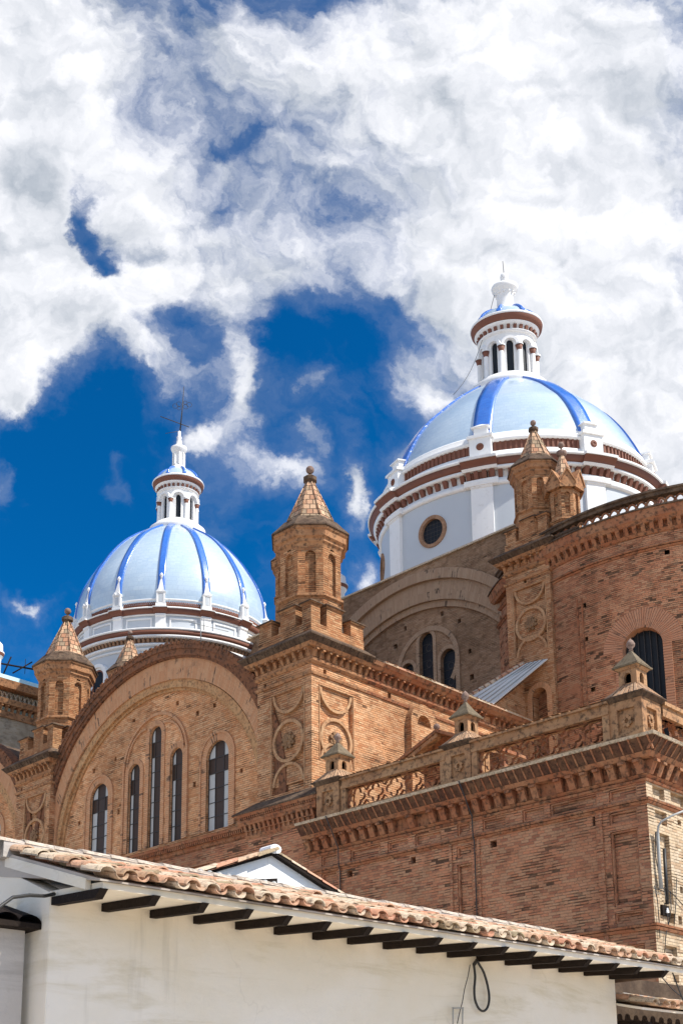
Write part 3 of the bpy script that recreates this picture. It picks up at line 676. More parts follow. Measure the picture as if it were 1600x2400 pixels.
    lw.plate(FX(31.0), rect(a0, a1, 0, 13.22), hol, 0, .1, caps='all'); lw.build('lower_wall', M['wing'], root)
    return root
B1 = great_bay(40.72, 'great arched brick gable with five tall windows under the left dome')
B2 = copy_tree(B1); B2.location.y += 17.4; B2['label'] = 'arched brick gable cut by the left edge of the photo'
# ornate corbelled pier head under the main tower
r = thing('brick_buttress', 'red brick buttress with arcaded corbel table below the middle tower', 'buttress', (30.2, 30.6, 0))
b = MB(); F = FX(30.35)
b.plate(F, rect(30.15, 33.75, 0, 12.95), [rect(30.75, 33.0, 10.6, 12.1)], 0, .1, caps='all'); b.box(30.36, 31.4, 30.16, 33.74, 0, 12.94)
b.build('shaft', M['wing'], r)
b = MB()
b.frust(30.35, 31.4, 30.12, 33.78, 12.90, .02, 13.02, .08, 'xyY')
n = 14
for i in range(n+1):
    a = 30.16+(3.58)*i/n; b.fbox(F, a-.05, a+.05, 13.0, 13.18, -.02, .07, .10); b.fbox(F, a-.06, a+.06, 13.18, 13.40, -.02, .12, .20)
b.fbox(F, 30.12, 33.78, 13.02, 13.40, -.05, .03); b.fbox(F, 30.12, 33.78, 13.17, 13.20, .0, .12)
b.frust(30.35, 31.4, 30.12, 33.78, 13.40, .22, 13.50, .26, 'xyY'); b.frust(30.35, 31.4, 30.12, 33.78, 13.50, .28, 13.60, .30, 'xyY')
for i in range(34): b.fbox(F, 30.0+i*.116, 30.06+i*.116, 13.61, 13.69, .2, .34)
b.frust(30.35, 31.4, 30.12, 33.78, 13.60, .26, 13.70, .28, 'xyY'); b.frust(30.35, 31.4, 30.12, 33.78, 13.70, .36, 13.80, .42, 'xyY')
b.build('corbel_table', M['terra'], r)
b = MB(); b.frust(30.35, 31.4, 30.12, 33.78, 13.80, .44, 13.86, .44, 'xyY'); b.frust(30.35, 31.4, 30.12, 33.78, 13.86, .44, 14.35, -.24, 'xyY'); b.build('weathering', M['lip'], r)

# ------------------------------------------------------------------ low brick wing with its openwork balustrade
XA, YA, YE = 30.0, 16.76, 30.1
wg = thing('brick_wing', 'low red brick chapel wing with bracketed cornice and openwork balustrade on top', 'building', (XA, YA, 0))
def Yp(px, py=2000, X=XA): return onx(px, py, X)
w = MB(); F = FX(XA); H = []; Dp = []
def addr(a0, a1, t0, t1, d=.11): H.append(rect(a0, a1, t0, t1)); Dp.append(d)
addr(17.05, 17.95, 11.10, 11.46)
addr(18.35, 19.95, 11.08, 11.46); addr(20.15, 20.95, 11.08, 11.46); addr(21.55, 22.45, 11.08, 11.46)
addr(22.95, 23.45, 11.10, 11.48); addr(24.1, 25.2, 11.08, 11.46); addr(25.5, 26.4, 11.08, 11.46); addr(26.7, 28.1, 11.08, 11.46); addr(28.75, 29.5, 11.10, 11.48)
addr(17.08, 17.98, 10.42, 10.78); addr(17.1, 17.98, 8.05, 10.22, .14); addr(17.08, 17.98, 7.58, 7.88)
addr(22.9, 23.5, 10.40, 10.76); addr(22.9, 23.5, 5.0, 10.18, .14); addr(28.75, 29.5, 10.45, 10.85); addr(28.75, 29.5, 5.0, 10.2, .14)
addr(17.1, 18.1, 5.9, 6.95); addr(18.6, 22.4, 5.9, 6.95)
hs = holes_xy(None, [(p.y, p.z) for p in (Yp(1397,1924), Yp(1156,1979), Yp(968,2017), Yp(819,2049))], .24)
w.plate(F, rect(YA, YE, 0, 11.6), H+hs, 0, Dp+[.45]*len(hs), caps='all')
# second, inner steps of the frames
for l in H: w.band(F, [*l], [(l[0][0]+.06, l[0][1]+.06), (l[1][0]-.06, l[1][1]+.06), (l[2][0]-.06, l[2][1]-.06), (l[3][0]+.06, l[3][1]-.06)], -.12, -.045, closed=True)
w.fbox(F, 18.28, 18.42, 7.4, 10.9, -.02, .03); w.fbox(F, 22.6, 23.75, 0.5, 10.9, -.02, .025) if False else None
for y in (22.62, 23.72, 28.6, 18.25): w.fbox(F, y-.05, y+.05, 4.0, 10.93, -.02, .045)
w.box(XA+.05, 44, YE-.4, YE, 0, 11.6)
w.build('long_wall', M['wing'], wg)
e = MB(); F2 = FY(YA); H2 = [rect(30.35, 31.0, 11.1, 11.45), rect(31.35, 32.2, 11.1, 11.45), rect(32.6, 34.4, 11.1, 11.45), rect(30.4, 31.05, 10.35, 10.75), rect(30.45, 31.1, 8.1, 10.1), rect(30.45, 31.1, 7.55, 7.85), rect(30.45, 31.1, 5.9, 6.9), rect(31.6, 33, 5.9, 6.9), rect(32.0, 33.0, 8.1, 10.1)]
hs = holes_xy(None, [(31.75, 10.6), (31.6, 8.6), (31.4, 7.7), (31.9, 7.6)], .2)
e.plate(F2, rect(XA, 44, 0, 11.6), H2+hs, 0, [.14]*len(H2)+[.4]*4, caps='all'); e.build('end_wall', M['cream'], wg)
m_ = MB(); S = 'xy'
for z0, p0, z1, p1 in ((10.86,.05,10.92,.09), (10.94,.10,11.0,.12), (11.50,.05,11.56,.08), (11.60,.03,11.68,.12), (12.10,.34,12.22,.44), (7.28,.06,7.36,.10), (7.38,.12,7.44,.14)):
    m_.frust(XA, 44, YA, YE, z0, p0, z1, p1, S)
brackets(m_, F, YA+.08, YE-.1, .44, 11.69, 12.09, .22, .14, .34); brackets(m_, F2, XA+.08, 40, .44, 11.69, 12.09, .22, .14, .34)
m_.frust(XA, 44, YA, YE, 11.60, .0, 12.12, .04, S)
m_.build('cornice', M['terra'], wg)
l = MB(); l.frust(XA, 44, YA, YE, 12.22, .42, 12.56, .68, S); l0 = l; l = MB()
for i in range(int((YE-YA+.6)/.30)):
    y = YA-.55+i*.30; l.hexa([F.P(y,12.23,.40),F.P(y+.045,12.23,.40),F.P(y+.045,12.23,.46),F.P(y,12.23,.46)], [F.P(y,12.56,.60),F.P(y+.045,12.56,.60),F.P(y+.045,12.56,.725),F.P(y,12.56,.725)])
for i in range(34):
    x = XA-.55+i*.30; l.hexa([F2.P(x,12.23,.40),F2.P(x+.045,12.23,.40),F2.P(x+.045,12.23,.46),F2.P(x,12.23,.46)], [F2.P(x,12.56,.60),F2.P(x+.045,12.56,.60),F2.P(x+.045,12.56,.725),F2.P(x,12.56,.725)])
l0.build('cove', M['cove'], wg); l.build('cove_ribs', M['terra'], wg)
l = MB(); l.frust(XA, 44, YA, YE, 12.56, .72, 12.64, .76, S); l.frust(XA, 44, YA, YE, 12.64, .74, 12.80, .05, S); l.box(XA, 44, YA, YE, 12.5, 12.72)
l.build('cornice_lip', M['stone'], wg)
# balustrade
def tracery(mb, F, a0, a1, t0, t1, h0, h1):
    n = max(1, round((a1-a0)/.80)); st = (a1-a0)/n; H = []; cz = (t0+t1)/2; R0 = min(st*.40, (t1-t0)*.47)
    for k in range(n):
        ca = a0+st*(k+.5)
        H.append([(ca+R0*(.58+.42*abs(math.cos(2*th)))*math.cos(th), cz+R0*(.58+.42*abs(math.cos(2*th)))*math.sin(th)) for th in [2*math.pi*j/32 for j in range(32)]])
    for k in range(n+1):
        ca = a0+st*k; x0_ = max(ca-st*.24, a0+.03); x1_ = min(ca+st*.24, a1-.03)
        for sg in (-1, 1):
            zt = cz+sg*(t1-t0)*.47; zi = cz+sg*(t1-t0)*.22
            H.append([(x0_, zt), (max(ca-.10*st, x0_), cz+sg*(t1-t0)*.36), (ca, zi), (min(ca+.10*st, x1_), cz+sg*(t1-t0)*.36), (x1_, zt)])
    mb.plate(F, rect(a0, a1, t0, t1), H, h1, h1-h0, back=h0)
rl = MB(); tr = MB()
spans = [(17.82, 22.82), (23.88, 28.55)]
for a0, a1 in spans:
    rl.fbox(F, a0, a1, 12.70, 12.98, -.45, -.02); rl.fbox(F, a0, a1, 13.74, 13.84, -.42, .0); rl.fbox(F, a0, a1, 13.84, 14.06, -.44, -.04); rl.fbox(F, a0, a1, 14.06, 14.13, -.5, .06); rl.fbox(F, a0, a1, 14.13, 14.20, -.46, .03, -.1)
    for s_ in (a0, a1-.22): rl.fbox(F, s_, s_+.22, 12.98, 13.74, -.42, -.03)
    x = a0
    while x < a1-.2: 
        rl.fbox(F, x+.02, x+.30, 14.19, 14.225+random.uniform(0,.02), -.42, .0+random.uniform(-.01,.02), -.15); x += .33
    tracery(tr, F, a0+.23, a1-.23, 12.98, 13.74, -.25, -.13)
a0, a1 = 31.3, 40.0
rl.fbox(F2, a0, a1, 12.70, 12.98, -.45, -.02); rl.fbox(F2, a0, a1, 13.74, 14.06, -.44, -.02); rl.fbox(F2, a0, a1, 14.06, 14.18, -.5, .06)
tracery(tr, F2, a0+.1, a1-.23, 12.98, 13.74, -.25, -.13)
rl.build('rail', M['balu'], wg); tr.build('tracery', M['terra'], wg)
def pedestal(xc, yc, w):
    p = MB(); h = w/2; x0, x1, y0, y1 = xc-h, xc+h, yc-h, yc+h
    Fx, Fy = FX(x0), FY(y0)
    for (Fq, c) in ((Fx, yc), (Fy, xc)):
        p.plate(Fq, rect(c-h, c+h, 12.74, 14.05), [rect(c-.28, c+.28, 13.05, 13.80)], 0, .10, caps='all')
        for k in range(7):
            a = R_(360*k/7); p.prism(Fq, circ(c+.11*math.cos(a), 13.43+.13*math.sin(a), .06, 7), -.10, -.02)
    p.box(x0+.11, x1, y0+.11, y1, 12.74, 14.04); p.face([(x1,y0,12.74),(x1,y1,12.74),(x1,y1,14.05),(x1,y0,14.05)]); p.face([(x0,y1,12.74),(x1,y1,12.74),(x1,y1,14.05),(x0,y1,14.05)])
    p.frust(x0, x1, y0, y1, 12.70, .08, 12.84, .03)
    o = p.build('pedestal', M['balu'], wg)
    q = MB(); q.frust(x0, x1, y0, y1, 14.05, .02, 14.16, .13); q.frust(x0, x1, y0, y1, 14.16, .15, 14.20, .15); q.build('pedestal_cap', M['lip'], wg, part_of=o)
    q = MB(); q.frust(x0, x1, y0, y1, 14.20, .12, 14.58, -.26)
    for i in range(6):
        a = -h+(2*h)*(i+.5)/6; 
        for Fq, c in ((Fx, yc), (Fy, xc)): q.hexa([Fq.P(c+a-.05,14.21,.10),Fq.P(c+a+.05,14.21,.10),Fq.P(c+a+.05,14.21,.14),Fq.P(c+a-.05,14.21,.14)], [Fq.P(c+a*.5-.03,14.59,-.27),Fq.P(c+a*.5+.03,14.59,-.27),Fq.P(c+a*.5+.03,14.60,-.23),Fq.P(c+a*.5-.03,14.60,-.23)])
    q.build('sloped_tiles', M['slate'], wg, part_of=o)
    q = MB(); k = h-.24
    for (Fq, c) in ((FX(xc-k), yc), (FY(yc-k), xc)): q.plate(Fq, rect(c-k, c+k, 14.55, 15.05), [arch(c-.11, c+.11, 14.64, 14.96, 6)], 0, .1, caps='all')
    q.box(xc-k+.1, xc+k, yc-k+.1, yc+k, 14.55, 15.05); q.frust(xc-k, xc+k, yc-k, yc+k, 15.05, .02, 15.13, .08); q.build('block', M['balu'], wg, part_of=o)
    q = MB(); q.frust(xc-k, xc+k, yc-k, yc+k, 15.13, .13, 15.18, .14); q.frust(xc-k, xc+k, yc-k, yc+k, 15.18, .12, 15.42, -.06); q.frust(xc-k, xc+k, yc-k, yc+k, 15.42, -.06, 15.72, -k+.03)
    q.build('pyramid_cap', M['moss'], wg, part_of=o)
    q = MB(); q.lathe((xc, yc), [(.001,15.70),(.07,15.72),(.045,15.78),(.12,15.86),(.13,15.94),(.09,16.02),(.04,16.07),(.001,16.12)], 12); q.build('ball_finial', M['finial'], wg, part_of=o)
pedestal(30.52, 29.15, 1.10); pedestal(30.52, 23.35, 1.02); pedestal(30.62, 17.30, 1.06)
# drain pipes / seams on the wing
def pipe(name, pts, r, mat, label, cat): b = MB(); b.tube(pts, r); return tag(b.build(name, mat), label, cat)
for px, y0_, lab in ((1113, 1860, 'dark iron downpipe running down the long brick wall beside the panelled strip'), (797, 1945, 'dark downpipe on the brick wall near the white gable')):
    p = onx(px, 2000, XA-.06); y = p.y
    pipe('downpipe', [(XA-.77, y, 12.62), (XA-.50, y, 12.18), (XA-.40, y, 12.0), (XA-.16, y, 11.6), (XA-.14, y, 10.95), (XA-.08, y, 10.8), (XA-.07, y, .3)], .022, M['iron'], lab, 'drain pipe')

# ------------------------------------------------------------------ shaded cross gable below the right dome
XG = 46.5; kg = XG/38
def sg(v): return 1.6+(v-1.6)*kg
gb = thing('shaded_gable', 'grey-brown brick gable in shade with a wide blind arch and dark slim windows', 'gable', (XG, 36, 0))
F = FX(XG); cY = 31.95*kg; 
wn_ = [(30.96*kg, 31.72*kg, sg(20.0), sg(23.04)), (29.76*kg, 30.58*kg, sg(19.6), sg(21.94)), (32.05*kg, 32.78*kg, sg(20), sg(21.93))]
w = MB(); hh = holes_xy(None, [((onx(560+a/2.45, 1050+b/2.45, XG)).y, (onx(560+a/2.45, 1050+b/2.45, XG)).z) for a, b in ((1132,938),(1232,980),(922,1023),(866,1127),(1492,1080),(1292,1154),(1304,1303))], .22)
inn = [(y, z) for y, z in el_arch(cY, 6.46*kg, 6.46*kg, sg(17.67), 0, 40)]
w.plate(F, rect(25.0*kg, 45*kg, 0, sg(25.95)), [[(cY+7.33*kg*math.cos(math.pi*k/40), sg(18.0)+7.5*kg*math.sin(math.pi*k/40)) for k in range(41)]+[(cY-7.33*kg, 1), (cY+7.33*kg, 1)]], 0, .5)
w.plate(F, inn, [arch(a, b, t, u, 12) for a, b, t, u in wn_]+hh, -.45, [.25]*3+[.4]*len(hh), caps=tuple(range(3, 3+len(hh))))
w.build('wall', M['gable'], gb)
w = MB(); oA = lambda r, z0: [(cY+r*kg*math.cos(math.pi*k/60), sg(z0)+r*kg*math.sin(math.pi*k/60)) for k in range(61)]
w.band(F, oA(7.40, 18.31), oA(7.15, 18.1), -.45, .10); w.band(F, oA(7.15, 18.1), oA(6.62, 17.75), -.45, -.12); w.band(F, oA(6.62, 17.75), oA(6.42, 17.67), -.47, -.30)
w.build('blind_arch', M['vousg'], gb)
w = MB(); cc = 31.27*kg; zz = sg(21.5)
w.band(F, [(cc+1.73*kg*math.cos(math.pi*k/30), zz+1.73*kg*math.sin(math.pi*k/30)) for k in range(-6, 37)], [(cc+1.52*kg*math.cos(math.pi*k/30), zz+1.52*kg*math.sin(math.pi*k/30)) for k in range(-6, 37)], -.46, -.36)
w.band(F, [(cc+1.73*kg, sg(19)), (cc+1.73*kg, zz)], [(cc+1.52*kg, sg(19)), (cc+1.52*kg, zz)], -.46, -.361); w.band(F, [(cc-1.73*kg, sg(19)), (cc-1.73*kg, zz)], [(cc-1.52*kg, sg(19)), (cc-1.52*kg, zz)], -.46, -.361)
for a, b, t, u in wn_: w.band(F, arch(a-.2, b+.2, t, u+.2, 14), arch(a, b, t, u, 14), -.46, -.40)
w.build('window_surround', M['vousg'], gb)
w = MB()
for a, b, t, u in wn_:
    w2 = MB(); w2.prism(F, arch(a, b, t, u, 12), -.75, -.68)
    n = int((u-t)/.45)
    o = w2.build('window', M['glass'], gb); w3 = MB()
    for i in range(1, n+1): w3.fbox(F, a, b, t+i*.45, t+i*.45+.02, -.68, -.665)
    for i in range(n):
        w3.band(F, circ((a+b)/2, t+.22+i*.9, .2, 14), circ((a+b)/2, t+.22+i*.9, .16, 14), -.68, -.66, closed=True) if t+.22+i*.9 < u-.3 else None
    w3.build('leading', M['iron'], gb, part_of=o)
w = MB(); w.box(XG-.12, XG+.3, 25*kg, 45*kg, sg(25.95), sg(25.95)+.10); w.build('coping', M['stone'], gb)
w = MB(); w.box(XG+.3, XG+3, 25*kg, 45*kg, sg(25.2), sg(25.93)); w.build('roof_slab', M['gable'], gb)

# ------------------------------------------------------------------ domes
def dome_base(c, prof): pass
# --- right dome (its measured sizes times kd about eye height)
kd = kg; c2 = (46.89*kd, 32.41*kd)
def Z(v): return 1.6+(v-1.6)*kd + (.93*kd if v < 33.3 else (.93*kd*(38-v)/4.7 if v < 38 else 0))
def PR(pr): return [(r*kd, Z(z)) for r, z in pr]
rd = thing('domed_tower', 'large right dome with broad blue stripes and a round window in its pale grey drum', 'dome', (c2[0], c2[1], 0))
rd['c'] = c2; q_ = math.hypot(*c2); rd['_sq'] = (c2[0]/q_, c2[1]/q_, .79, c2[0], c2[1])   # the dome's plan is a little oval
PO = Po(c2, 6.68*kd)
w = MB()   # drum wall, a fine grid so that the round windows are real holes
na = 360; dz = .14
zlo, zhi = Z(20.0), Z(30.12); nz = int((zhi-zlo)/dz); ocl = [(az, Z(28.55), .70*kd) for az in range(0, 360, 45)]
for i in range(na):
    a = i*360/na; am = a+.5*360/na
    near = [o for o in ocl if abs((am-o[0]+180) % 360-180) < 9]
    if not near: w.face([PO.P(a, zlo), PO.P(a+1, zlo), PO.P(a+1, zhi), PO.P(a, zhi)]); continue
    for j in range(nz):
        z0 = zlo+(zhi-zlo)*j/nz; z1 = zlo+(zhi-zlo)*(j+1)/nz; o = near[0]
        if math.hypot(((am-o[0]+180) % 360-180)*math.pi/180*6.68*kd, (z0+z1)/2-o[1]) < o[2]: continue
        w.face([PO.P(a, z0), PO.P(a+1, z0), PO.P(a+1, z1), PO.P(a, z1)])
w.build('drum_wall', M['grey'], rd)
for az, zc, r in ocl:
    if az not in (135, 180, 225, 270): continue
    fl = Fr(PO.P(az, zc), Vector((-math.sin(R_(az)), math.cos(R_(az)), 0)), Vector((math.cos(R_(az)), math.sin(R_(az)), 0)))
    q = MB(); q.band(fl, circ(0, 0, r+.13, 32), circ(0, 0, r-.09, 32), -.12, .07, closed=True); o = q.build('oculus', M['brownb'], rd)
    q = MB(); q.prism(fl, circ(0, 0, r-.02, 24), -.22, -.15); q.build('glass', M['glass'], rd, part_of=o)
    q = MB()
    for t in range(-3, 4):
        hw = math.sqrt(max(r*r-(t*.24)**2, .01)); q.fbox(fl, t*.24-.012, t*.24+.012, -hw, hw, -.15, -.13); q.fbox(fl, -hw, hw, t*.24-.012, t*.24+.012, -.15, -.132)
    q.build('leading', M['iron'], rd, part_of=o)
POSTS = [22.5+45*i for i in range(8)]
def ringset(root, items, posts=None, hwid=0, extra=0):
    """items: (name, material, profile list); the same profile breaks forward over each post"""
    for nm, mt, pr in items:
        w = MB()
        for p in pr: w.lathe(root['c'], p, 144)
        if posts:
            for a in posts:
                for p in pr:
                    hw = hwid; e = extra
                    w.lathe(root['c'], [(r+e if r > p[0][0]-1e9 else r, z) for r, z in p], 6, a-hw, a+hw, sm=False)
        w.build(nm, M[mt], root)
def clos(pr): return pr+[pr[0]]
items = [('architrave', 'white', [clos(PR([(6.6,30.08),(6.80,30.12),(6.84,30.30),(6.78,30.31),(6.78,30.42),(6.6,30.42)]))]),
         ('lower_cornice', 'white', [clos(PR([(6.6,30.78),(6.98,30.80),(7.08,30.92),(6.6,30.94)]))]),
         ('brown_cornice', 'brown', [clos(PR([(6.6,30.94),(7.06,30.94),(7.10,31.02),(7.30,31.20),(6.6,31.22)]))]),
         ('cornice_ledge', 'white', [clos(PR([(6.5,31.22),(7.34,31.22),(7.36,31.34),(7.05,31.46),(6.5,31.62)]))])]
ringset(rd, items, POSTS, 6.6, .20)
ringset(rd, [('parapet_base', 'white', [clos(PR([(6.3,31.46),(6.62,31.5),(6.62,31.86),(6.3,31.86)]))]),
             ('parapet_rim', 'white', [clos(PR([(6.3,32.36),(6.62,32.38),(6.66,32.5),(6.52,32.56),(6.5,32.80),(6.42,32.88),(6.2,32.88)]))])])
w = MB(); w.lathe(c2, PR([(6.46,31.84),(6.46,32.38)]), 144)
P2 = Po(c2, 6.46*kd)
for a in POSTS:
    for k in range(17):
        am = a+5.5+k*(45-11)/16.0
        w.hexa([P2.P(am-.42,Z(31.87),-.02),P2.P(am+.42,Z(31.87),-.02),P2.P(am+.42,Z(31.87),.09),P2.P(am-.42,Z(31.87),.09)], [P2.P(am-.42,Z(32.36),-.02),P2.P(am+.42,Z(32.36),-.02),P2.P(am+.42,Z(32.36),.09),P2.P(am-.42,Z(32.36),.09)])
w.build('parapet_frieze', M['brown'], rd)
w = MB(); P3 = Po(c2, 6.78*kd)
for i in range(96):
    a = i*3.75
    w.hexa([P3.P(a-.85,Z(30.44),-.1),P3.P(a+.85,Z(30.44),-.1),P3.P(a+.85,Z(30.44),.02),P3.P(a-.85,Z(30.44),.02)], [P3.P(a-.85,Z(30.77),-.1),P3.P(a+.85,Z(30.77),-.1),P3.P(a+.85,Z(30.77),.22),P3.P(a-.85,Z(30.77),.22)])
for a in POSTS:
    for d in (-4.6, -1.6, 1.6, 4.6): w.hexa([P3.P(a+d-.8,Z(30.44),-.1),P3.P(a+d+.8,Z(30.44),-.1),P3.P(a+d+.8,Z(30.44),.24),P3.P(a+d-.8,Z(30.44),.24)], [P3.P(a+d-.8,Z(30.77),-.1),P3.P(a+d+.8,Z(30.77),-.1),P3.P(a+d+.8,Z(30.77),.42),P3.P(a+d-.8,Z(30.77),.42)])
w.build('bracket_row', M['brown'], rd)
w = MB(); w.lathe(c2, PR([(6.62,30.42),(6.70,30.80)]), 144); w.build('frieze', M['white'], rd)
for a in POSTS:
    q = MB(); q.lathe(c2, clos(PR([(6.5,20),(6.84,20),(6.84,30.0),(6.90,30.05),(6.90,30.12),(6.5,30.12)])), 4, a-4.3, a+4.3, sm=False); q.build('pilaster', M['white'], rd)
    if not (120 < a < 310): continue
    f = Fr(PO.P(a, 0), Vector((-math.sin(R_(a)), math.cos(R_(a)), 0)), Vector((math.cos(R_(a)), math.sin(R_(a)), 0)))
    q = MB(); q.fbox(f, -.62, .62, Z(31.45), Z(32.56), -.45, .20); q.fbox(f, -.74, .74, Z(32.56), Z(32.68), -.5, .32); q.fbox(f, -.66, .66, Z(32.68), Z(32.74), -.5, .24); q.fbox(f, -.40, .40, Z(32.74), Z(33.16), -.42, .0)
    q.hexa([f.P(-.52,Z(33.16),-.54),f.P(.52,Z(33.16),-.54),f.P(.52,Z(33.16),.12),f.P(-.52,Z(33.16),.12)], [f.P(-.52,Z(33.22),-.54),f.P(.52,Z(33.22),-.54),f.P(.52,Z(33.22),.12),f.P(-.52,Z(33.22),.12)])
    q.hexa([f.P(-.5,Z(33.22),-.52),f.P(.5,Z(33.22),-.52),f.P(.5,Z(33.22),.10),f.P(-.5,Z(33.22),.10)], [f.P(-.06,Z(33.42),-.22),f.P(.06,Z(33.42),-.22),f.P(.06,Z(33.42),-.18),f.P(-.06,Z(33.42),-.18)])
    o = q.build('pedestal', M['white'], rd)
    q = MB(); q.prism(f, circ(0, Z(32.10), .22, 16), .19, .23)
    for k in range(8): q.prism(f, circ(.12*math.cos(k*.785), Z(32.10)+.12*math.sin(k*.785), .05, 6), .22, .27)
    q.build('patera', M['brown'], rd, part_of=o)
SH2 = (lambda pr: [(r*kd, 1.6+(z-1.6)*kd) for r, z in pr])([(6.42,33.0),(6.38,33.6),(6.25,34.1),(5.97,34.75),(5.52,35.6),(4.93,36.42),(4.25,37.1),(3.45,37.85),(2.67,38.45),(2.1,38.83),(1.7,39.06),(1.2,39.2)])
def smooth_prof(pr, n=6):
    out = []
    for i in range(len(pr)-1):
        p0 = pr[max(i-1,0)]; p1 = pr[i]; p2 = pr[i+1]; p3 = pr[min(i+2, len(pr)-1)]
        for k in range(n):
            t = k/n; out.append(tuple(.5*((2*p1[j])+(-p0[j]+p2[j])*t+(2*p0[j]-5*p1[j]+4*p2[j]-p3[j])*t*t+(-p0[j]+3*p1[j]-3*p2[j]+p3[j])*t**3) for j in (0, 1)))
    return out+[pr[-1]]
def ribs(root, c, prof, posts, wid, th, mat, minr):
    for a in posts:
        w = MB(); L = 0; prev = None; rows = []
        for i, (r, z) in enumerate(prof):
            if r < minr: break
            p0 = prof[max(i-1, 0)]; p1 = prof[min(i+1, len(prof)-1)]; tr, tz = p1[0]-p0[0], p1[1]-p0[1]; ln = math.hypot(tr, tz) or 1; nr, nz_ = tz/ln, -tr/ln
            hw = math.degrees(wid/2/r); n = 4; row = []
            for k in range(n+1):
                aa = R_(a-hw+2*hw*k/n); row.append((Vector((math.cos(aa), math.sin(aa), 0)), r, z, nr, nz_))
            rows.append(row)
        for i in range(len(rows)-1):
            l0 = i*.3; l1 = l0+.3
            def pt(e, h): return Vector((c[0], c[1], 0)) + e[0]*(e[1]+e[3]*h) + Vector((0, 0, e[2]+e[4]*h))
            for k in range(4):
                w.face([pt(rows[i][k], th), pt(rows[i][k+1], th), pt(rows[i+1][k+1], th), pt(rows[i+1][k], th)], [(k*.2, l0), (k*.2+.2, l0), (k*.2+.2, l1), (k*.2, l1)], True)
            for k in (0, 4): w.face([pt(rows[i][k], -.03), pt(rows[i+1][k], -.03), pt(rows[i+1][k], th), pt(rows[i][k], th)])
        w.build('rib', mat, root)
sp = smooth_prof(SH2); w = MB(); w.lathe(c2, sp, 128); w.build('shell', M['pane_blue'], rd)
ribs(rd, c2, sp, POSTS, .87*kd, .11, M['rib_blue'], 1.5*kd)
def lz(v): return .36*max(0, min((v-39.3)/3.2, 1)) if v < 42.5 else .36-.52*min((v-42.5)/1.2, 1.0)
def lantern(root, c, zf, k, ncol, off, top):
    """zf maps a measured height to the world; k scales radii; top: 'bowl' or 'spire'"""
    w = MB(); P = lambda pr: [(r*k, zf(z)) for r, z in pr]
    w.lathe(c, P([(1.95,38.55),(2.02,38.75),(2.02,38.95),(1.80,39.02),(1.80,39.12),(1.72,39.16),(1.66,39.26),(1.4,39.28)]), 64)
    L = w.build('lantern_base', M['white'], root)
    # ring wall with slim openings
    w = MB(); PL = Po(c, 1.36*k); st = 360/ncol
    for i in range(ncol):
        a = off+i*st; a0, a1 = a-st/2, a+st/2; hw = .19/1.36*57.3
        N = 8
        def zc(x): 
            q = (x-a)/hw; return zf(40.86)+.19*k*math.sqrt(max(1-q*q, 0))*1.0
        w.face([PL.P(a0, zf(39.2)), PL.P(a-hw, zf(39.2)), PL.P(a-hw, zf(41.55)), PL.P(a0, zf(41.55))])
        w.face([PL.P(a+hw, zf(39.2)), PL.P(a1, zf(39.2)), PL.P(a1, zf(41.55)), PL.P(a+hw, zf(41.55))])
        w.face([PL.P(a-hw, zf(39.2)), PL.P(a+hw, zf(39.2)), PL.P(a+hw, zf(39.42)), PL.P(a-hw, zf(39.42))])
        for j in range(N):
            x0, x1 = a-hw+2*hw*j/N, a-hw+2*hw*(j+1)/N
            w.face([PL.P(x0, zc(x0)), PL.P(x1, zc(x1)), PL.P(x1, zf(41.55)), PL.P(x0, zf(41.55))]); w.face([PL.P(x0, zc(x0)), PL.P(x1, zc(x1)), PL.P(x1, zc(x1), -.16), PL.P(x0, zc(x0), -.16)])
        for x in (a-hw, a+hw): w.face([PL.P(x, zf(39.42)), PL.P(x, zc(x)), PL.P(x, zc(x), -.16), PL.P(x, zf(39.42), -.16)])
        # arch hood over each opening
        fl = Fr(PL.P(a, 0), Vector((-math.sin(R_(a)), math.cos(R_(a)), 0)), Vector((math.cos(R_(a)), math.sin(R_(a)), 0)))
        R1 = 1.36*k*math.sin(R_(st/2))*1.06
        w.band(fl, circ(0, zf(40.78), R1, 16, 0, 180), circ(0, zf(40.78), R1*.68, 16, 0, 180), -.12, .15)
    w.build('lantern_wall', M['white'], root, part_of=L)
    w = MB(); w.lathe(c, P([(1.2,39.3),(1.2,41.2)]), 40); w.build('lantern_glass', M['glass'], root, part_of=L)
    w = MB(); w2 = MB()
    for i in range(ncol):
        a = off+(i+.5)*st; p = PL.P(a, 0, .10*k)
        w.lathe((p.x, p.y), [(.17*k,zf(39.18)),(.17*k,zf(39.30)),(.12*k,zf(39.36)),(.115*k,zf(40.42))], 12)
        w2.lathe((p.x, p.y), [(.115*k,zf(40.42)),(.13*k,zf(40.5)),(.19*k,zf(40.68)),(.001,zf(40.68))], 12)
        w.lathe((p.x, p.y), [(.21*k,zf(40.68)),(.21*k,zf(40.76)),(.001,zf(40.76))], 12, sm=False)
    w.build('colonnettes', M['white'], root, part_of=L); w2.build('capitals', M['brown'], root, part_of=L)
    w = MB(); w.lathe(c, P([(1.35,41.40),(1.52,41.46),(1.52,41.52)]), 64); w.lathe(c, P([(1.40,41.5),(1.42,41.76),(1.62,41.82),(1.66,41.90)]), 64)
    PB = Po(c, 1.44*k)
    w.build('lantern_frieze', M['white'], root, part_of=L)
    w = MB()
    n = 28
    for i in range(n):
        a = i*360/n; w.hexa([PB.P(a-3.0,zf(41.56),-.05),PB.P(a+3.0,zf(41.56),-.05),PB.P(a+3.0,zf(41.56),.06*k),PB.P(a-3.0,zf(41.56),.06*k)], [PB.P(a-3.0,zf(41.74),-.05),PB.P(a+3.0,zf(41.74),-.05),PB.P(a+3.0,zf(41.74),.12*k),PB.P(a-3.0,zf(41.74),.12*k)])
